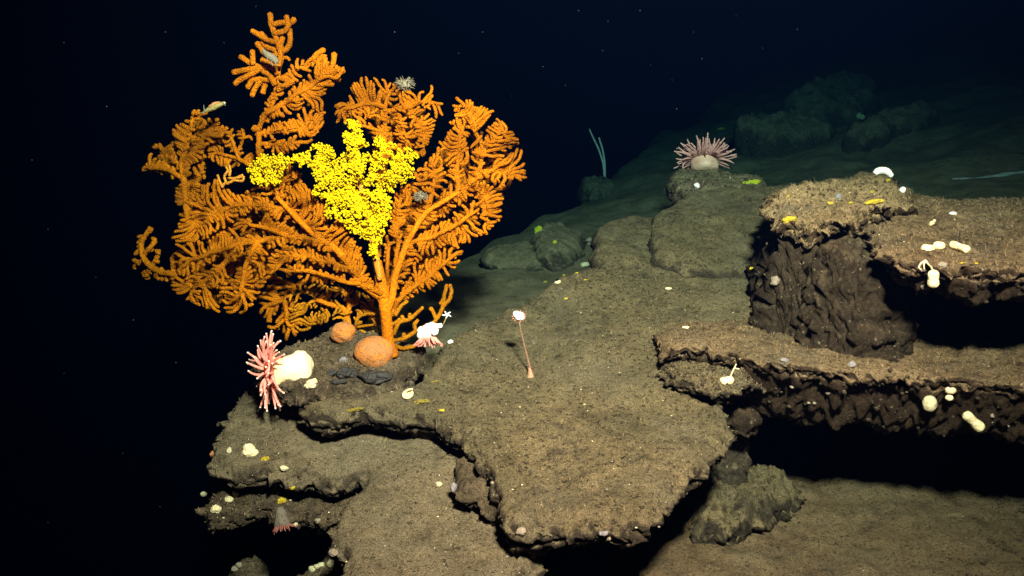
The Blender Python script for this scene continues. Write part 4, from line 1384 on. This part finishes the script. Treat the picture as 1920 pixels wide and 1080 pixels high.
for x, y, r, sx, sy, m, lb in YP:
    lump_obj('encrusting_sponge', m, lb, SP, [(x, y, r * .6, sx, sy), (x - r * .45 * sx, y + r * .12, r * .55, sx, sy), (x + r * .5 * sx, y - r * .1, r * .5, sx, sy)], 'yellow sponge crusts', lift=0.15, lumpy=0.30, n=3)

# dark stalk with little crossbar
p, _ = hit(1798, 458)
mb = MB()
mb.tube(np.array([p - np.array([0, 0, .01]), p + np.array([0, 0, .02]), p + np.array([0, 0, .045])]), np.array([1.7, 1.6, 1.5]) * pxm(p), 7, 0.1)
tag(mb.obj('dark_stalk', DARK, None, p), 'short dark upright stalk behind the long cream sponge', 'stalk')

# animals riding on the coral
def crawler(name, label, cat, pts, rad, depth_off, mat, legs, leg_mat, extra=None):
    cx, cy = np.mean([q[0] for q in pts]), np.mean([q[1] for q in pts])
    D = lambda x, y: D0(cx, cy) + depth_off
    e = empty(name, at(pts[0][0], pts[0][1], D(0, 0)))
    tag(e, label, cat)
    mb = MB()
    px_tube(mb, pts, rad, D, 14, 0.04, 2.0, smooth=2)
    mb.obj('body', mat, e)
    for l in legs:
        mb = MB()
        px_tube(mb, l, np.linspace(1.3, 0.7, len(l)), lambda x, y: D(x, y) - 0.006, 6, 0.0, 2, smooth=1)
        mb.obj('leg', leg_mat, e)
    if extra: extra(e, D)
    return e


def fishfin(e, D):
    mb = MB()
    px_tube(mb, [(392, 200), (402, 195), (412, 192)], [2, 4, 2], lambda x, y: D(x, y) + 0.004, 8, 0.1, 2)
    mb.obj('back', SHRIMP_OR, e)
    mb = MB()
    mb.blob(at(421, 193, D(0, 0) - .012), 1.4 * pxm(at(421, 193, D(0, 0))), 1)
    mb.obj('eye', WHITER, e)


crawler('shrimp', 'slender olive shrimp perched at the tip of the upper left coral lobe', 'shrimp', [(380, 211), (390, 206), (402, 201), (412, 196), (422, 193)], [1.5, 4, 5.5, 4.5, 3], -0.02, OLIVE, [[(384, 208), (382, 203), (382, 197)], [(418, 194), (423, 198)], [(388, 208), (380, 212), (374, 211)]], SHRIMP, fishfin)
crawler('squat_lobster', 'grey humped squat lobster clinging to the top coral branch', 'squat lobster', [(493, 95), (500, 102), (508, 107), (515, 112), (520, 117)], [3.5, 6, 7.5, 7, 4.5], -0.05, SHRIMP, [[(515, 114), (518, 122), (521, 124)], [(508, 112), (509, 120), (512, 124)], [(496, 98), (492, 93), (494, 90)], [(502, 108), (500, 116)]], SHRIMP)


def tuft(x, y, r, label, off):
    D = D0(x, y) + off
    p = at(x, y, D)
    s = pxm(p)
    mb = MB()
    mb.blob(p, r * .62 * s, 3, (1.2, .7, .72), lump=0.25, fr=7, seed=int(x))
    for k in range(90):
        d = RNG.normal(size=3)
        d /= np.linalg.norm(d)
        d *= np.array([1.15, .7, .75])
        b = p + d * r * .5 * s
        mb.tube(np.array([b, b + d * r * .35 * s, b + d * r * .55 * s + RNG.normal(size=3) * .06 * r * s]), np.array([.8, .6, .4]) * s, 4, 0)
    tag(mb.obj('hydroid_tuft', SHRIMP, None, p), label, 'hydroid')


tuft(760, 157, 17, 'bushy grey tuft on top of the upper middle coral lobe', 0.07)
tuft(789, 368, 13, 'dim grey tuft at the inner edge of the right coral lobe', -0.05)

# white brittle star on the thin sprig
p = at(838, 590, D0(838, 590) - .005)
s = pxm(p)
bs = empty('brittle_star', p)
tag(bs, 'tiny white brittle star on the thin sprig right of the trunk', 'brittle star')
mb = MB()
mb.blob(p, 2.6 * s, 2)
mb.obj('disc', WHITER, bs)
for k in range(5):
    t = 2 * math.pi * k / 5 + .3
    mb = MB()
    px_tube(mb, [(838, 590), (838 + 5 * math.cos(t), 590 + 4 * math.sin(t)), (838 + 9 * math.cos(t + .25), 590 + 7 * math.sin(t + .25))], [1.6, 1.4, .9], lambda x, y: p[1] - .002, 6, .05, 2, smooth=1)
    mb.obj('arm', WHITER, bs)
mb = MB()
px_tube(mb, [(837, 594), (834, 602), (831, 608)], [1.5, 1.3, 1.0], lambda x, y: p[1], 6, .1, 2, smooth=1)
mb.obj('arm', OLIVE, bs)

# red crab on the floor under the slab
p, _ = hit(1157, 1053)
s = pxm(p)
cr = empty('crab', p)
tag(cr, 'small red crab on the dark floor below the front of the big slab', 'crab')
mb = MB()
mb.blob(p + np.array([0, 0, 4 * s]), 5 * s, 2, (1.2, .9, .6), lump=.15, seed=3)
mb.obj('body', REDSH, cr)
for k in range(8):
    sd = -1 if k < 4 else 1
    t = (k % 4 - 1.5) * 0.5
    mb = MB()
    b = p + np.array([0, 0, 4 * s])
    o1 = b + np.array([sd * math.cos(t) * 8 * s, math.sin(t) * 8 * s, 3 * s])
    o2 = b + np.array([sd * math.cos(t) * 13 * s, math.sin(t) * 12 * s, -4 * s])
    mb.tube(np.array([b, o1, o2]), np.array([1.2, 1.1, .6]) * s, 6, 0)
    mb.obj('leg', REDSH, cr)

# dark glossy stones on the coral rock
for x, y, r, sx, sy, m, lb in ((650, 700, 16, 1.1, .7, DARK, 'black glossy stone in front of the orange ball sponge'), (700, 708, 20, 1.5, .6, DARK, 'long dark grey stone below the orange ball sponge'), (643, 676, 7, 1, .9, BLUEGREY, 'blue grey pebble left of the orange ball sponge'), (632, 716, 12, 1.3, .5, DARK, 'flat black stone at the lower edge of the coral rock'),
                               (620, 700, 9, 1.1, .8, DARK, 'small black stone beside the white knobbly sponge')):
    lump_obj('stone', m, lb, 'stone', [(x, y, r, sx, sy), (x + r * .6 * sx, y - r * .15, r * .6, sx, sy)], lift=0.1, lumpy=0.35, n=3)

# ------------------------------------------------------------------ loose stuff: crumbs, shell chips, hydroid fuzz
def sample_faces(V, FC, n, rg, zmin=None, cond=None):
    T = np.array([f[:3] for f in FC])
    a, b, c = V[T[:, 0]], V[T[:, 1]], V[T[:, 2]]
    cr = np.cross(b - a, c - a)
    ar = np.linalg.norm(cr, axis=1)
    nn = cr / (ar[:, None] + 1e-12)
    wgt = ar.copy()
    if zmin is not None: wgt[nn[:, 2] < zmin] = 0
    m = (a + b + c) / 3
    if cond is not None: wgt[~cond(m, nn)] = 0
    k = rg.choice(len(T), n, p=wgt / wgt.sum())
    u, v = rg.uniform(size=n), rg.uniform(size=n)
    s_ = u + v > 1
    u[s_], v[s_] = 1 - u[s_], 1 - v[s_]
    return a[k] + u[:, None] * (b - a)[k] + v[:, None] * (c - a)[k], nn[k]


rg = np.random.default_rng(5)
names = ['far', 'floor', 'C', 'E', 'G', 'H', 'I', 'I2', 'blk', 'B1', 'B2', 'knob', 'D', 'bld', 'pil', 'L1', 'L2']
RK = dict(zip(names, ROCKS))


def crumbs(name, keys, mat, rmin, rmax, label, zmin=0.2, flat=0.7, power=3.0, lv=0, cond=None):
    mb = MB()
    for k, n in keys:
        P, Nn = sample_faces(RK[k][0], RK[k][1], n, rg, zmin, cond)
        for p, q in zip(P, Nn):
            r = rmin + (rmax - rmin) * rg.uniform() ** power
            v, f = ICO[lv]
            d = v * (1 + 0.35 * rg.uniform(-1, 1, len(v)))[:, None] * np.array([rg.uniform(.7, 1.4), rg.uniform(.7, 1.4), flat])
            mb.add(p + q * r * 0.25 + d * r, f)
    return tag(mb.obj(name, mat), label, 'debris', None, 'stuff')


crumbs('sediment_crumbs', [('C', 1500), ('E', 900), ('G', 500), ('H', 1200), ('I', 900), ('I2', 700), ('D', 900), ('bld', 500), ('floor', 2500), ('B1', 500), ('B2', 200), ('blk', 300), ('L1', 200)], SED, 0.0015, 0.0055, 'loose sediment crumbs strewn over the rock slabs')
crumbs('rim_rubble', [('C', 600), ('E', 350), ('G', 350), ('H', 900), ('I', 500), ('I2', 300), ('bld', 200), ('D', 350), ('blk', 900)], CRUST, 0.003, 0.010, 'dark crusty rubble clinging to the rims of the ledges', zmin=-0.7, flat=1.0, cond=lambda m, n: n[:, 2] < 0.55)
crumbs('crusty_grit', [('D', 900), ('G', 500), ('blk', 900), ('I2', 300)], CRUST, 0.002, 0.007, 'fine dark grit covering the encrusted rocks', zmin=-0.4)
crumbs('floor_rubble', [('floor', 1300)], CRUST, 0.003, 0.013, 'patches of dark rubble on the sediment floor', zmin=0.0, cond=lambda m, n: fbm(m * np.array([1, 1, 0]), 2.6, 3, 77) > 0.30)
crumbs('ledge_pebbles', [('H', 170), ('I', 70), ('C', 60), ('G', 40)], GREYBODY, 0.003, 0.010, 'small greyish pebbles stuck to the dark ledge fronts', zmin=-0.8, flat=0.9, lv=1, cond=lambda m, n: n[:, 2] < 0.3)
crumbs('shell_chips', [('C', 110), ('E', 60), ('G', 60), ('H', 60), ('I', 60), ('I2', 200), ('D', 150), ('floor', 60), ('B1', 30), ('far', 60)], WHITE, 0.0012, 0.0038, 'scattered tiny pale shell chips on the sediment', flat=0.6)


def fuzz(name, keys, mat, lmin, lmax, label, zmin=0.1):
    mb = MB()
    V, Fc = [], []
    n0 = 0
    for k, n, cond in keys:
        P, Nn = sample_faces(RK[k][0], RK[k][1], n, rg, zmin, cond)
        for p, q in zip(P, Nn):
            L = rg.uniform(lmin, lmax) * (2.2 if rg.uniform() < 0.05 else 1)
            d = q + np.array([0, 0, .8]) + rg.normal(size=3) * 0.5
            d /= np.linalg.norm(d)
            sd = rg.normal(size=3)
            sd -= d * sd.dot(d)
            sd /= np.linalg.norm(sd)
            w_ = 0.0009
            sd2 = np.cross(d, sd)
            bend = rg.normal(size=3) * L * .2
            V += [p + sd * w_, p - sd * .5 * w_ + sd2 * .87 * w_, p - sd * .5 * w_ - sd2 * .87 * w_, p + d * L + bend]
            Fc += [(n0, n0 + 1, n0 + 3), (n0 + 1, n0 + 2, n0 + 3), (n0 + 2, n0, n0 + 3)]
            n0 += 4
    o = mesh_obj(name, np.array(V), Fc, mat, smooth=False)
    return tag(o, label, 'hydroids', None, 'stuff')


fuzz('hydroid_fuzz', [('I2', 7000, None), ('I', 3000, None), ('blk', 900, None), ('H', 2600, lambda m, n: m[:, 0] < 1.9), ('C', 1100, None), ('bld', 700, None), ('E', 900, None), ('G', 400, None), ('D', 700, None), ('B1', 800, None)], FUZZ, 0.003, 0.0105, 'fine brown hydroid fuzz growing on the rock surfaces')

# pale streak on the far ridge
mb = MB()
pts = []
rowv = []
xs_ = np.linspace(1785, 1990, 60)
for i, x in enumerate(xs_):
    t = i / 59
    yc = 337 - 16 * t + 2.0 * math.sin(7 * t)
    wv = (1.0 + 3.0 * t) * (1 + 0.5 * math.sin(23 * t) * math.sin(9 * t))
    for y in (yc - wv, yc + wv):
        h, n = hit(x, y)
        rowv.append(h + np.array([0, 0, 0.006]))
o = mesh_obj('pale_sediment_streak', np.array(rowv), [(2 * i, 2 * i + 2, 2 * i + 3, 2 * i + 1) for i in range(59)], PALESED)
tag(o, 'pale whitish streak of sediment along the far ridge at right', None, None, 'structure')

# marine snow drifting in the water
mb = MB()
for x, y, Y in [(1018, 125, 3.2), (1269, 204, 4.0), (1495, 55, 4), (1200, 20, 3.5), (480, 12, 3.0), (120, 80, 3.0), (1130, 95, 4), (1085, 20, 4), (1220, 122, 4), (1316, 110, 4), (1260, 150, 5), (310, 60, 3), (60, 300, 3), (180, 520, 3), (250, 600, 3), (330, 680, 3), (120, 700, 3), (230, 850, 3), (300, 950, 3), (90, 980, 3), (1140, 40, 4), (905, 60, 4), (860, 100, 4), (960, 180, 4), (1060, 160, 4),
                (1300, 60, 5), (1380, 30, 5), (1430, 90, 5), (200, 200, 3), (90, 430, 3), (740, 60, 3.4), (420, 300 - 220, 3)]:
    p = at(x, y, Y)
    mb.blob(p, RNG.uniform(.5, 1.1) * pxm(p), 1, lump=.2, seed=int(x))
tag(mb.obj('marine_snow', SNOW), 'tiny drifting specks of marine snow in the dark water', 'particles', None, 'stuff')

# ------------------------------------------------------------------ the sea water itself: an even, absorbing volume round everything
m = bpy.data.materials.new('sea_water')
m.use_nodes = True
nt = m.node_tree
nt.nodes.clear()
out = nt.nodes.new('ShaderNodeOutputMaterial')
pv = nt.nodes.new('ShaderNodeVolumePrincipled')
pv.inputs['Color'].default_value = (0.0002, 0.0012, 0.0045, 1)
pv.inputs['Density'].default_value = 0.40
pv.inputs['Absorption Color'].default_value = (0.115, 0.48, 0.48, 1)
nt.links.new(pv.outputs[0], out.inputs['Volume'])
x0, x1, y0, y1, z0, z1 = -8, 12, -3, 18, -8, 12
V = [(x, y, z) for x in (x0, x1) for y in (y0, y1) for z in (z0, z1)]
Fc = [(0, 1, 3, 2), (4, 6, 7, 5), (0, 4, 5, 1), (2, 3, 7, 6), (0, 2, 6, 4), (1, 5, 7, 3)]
hz = mesh_obj('haze', V, Fc, m, smooth=False)
tag(hz, 'dark blue deep sea water filling the whole view', None, None, 'stuff')
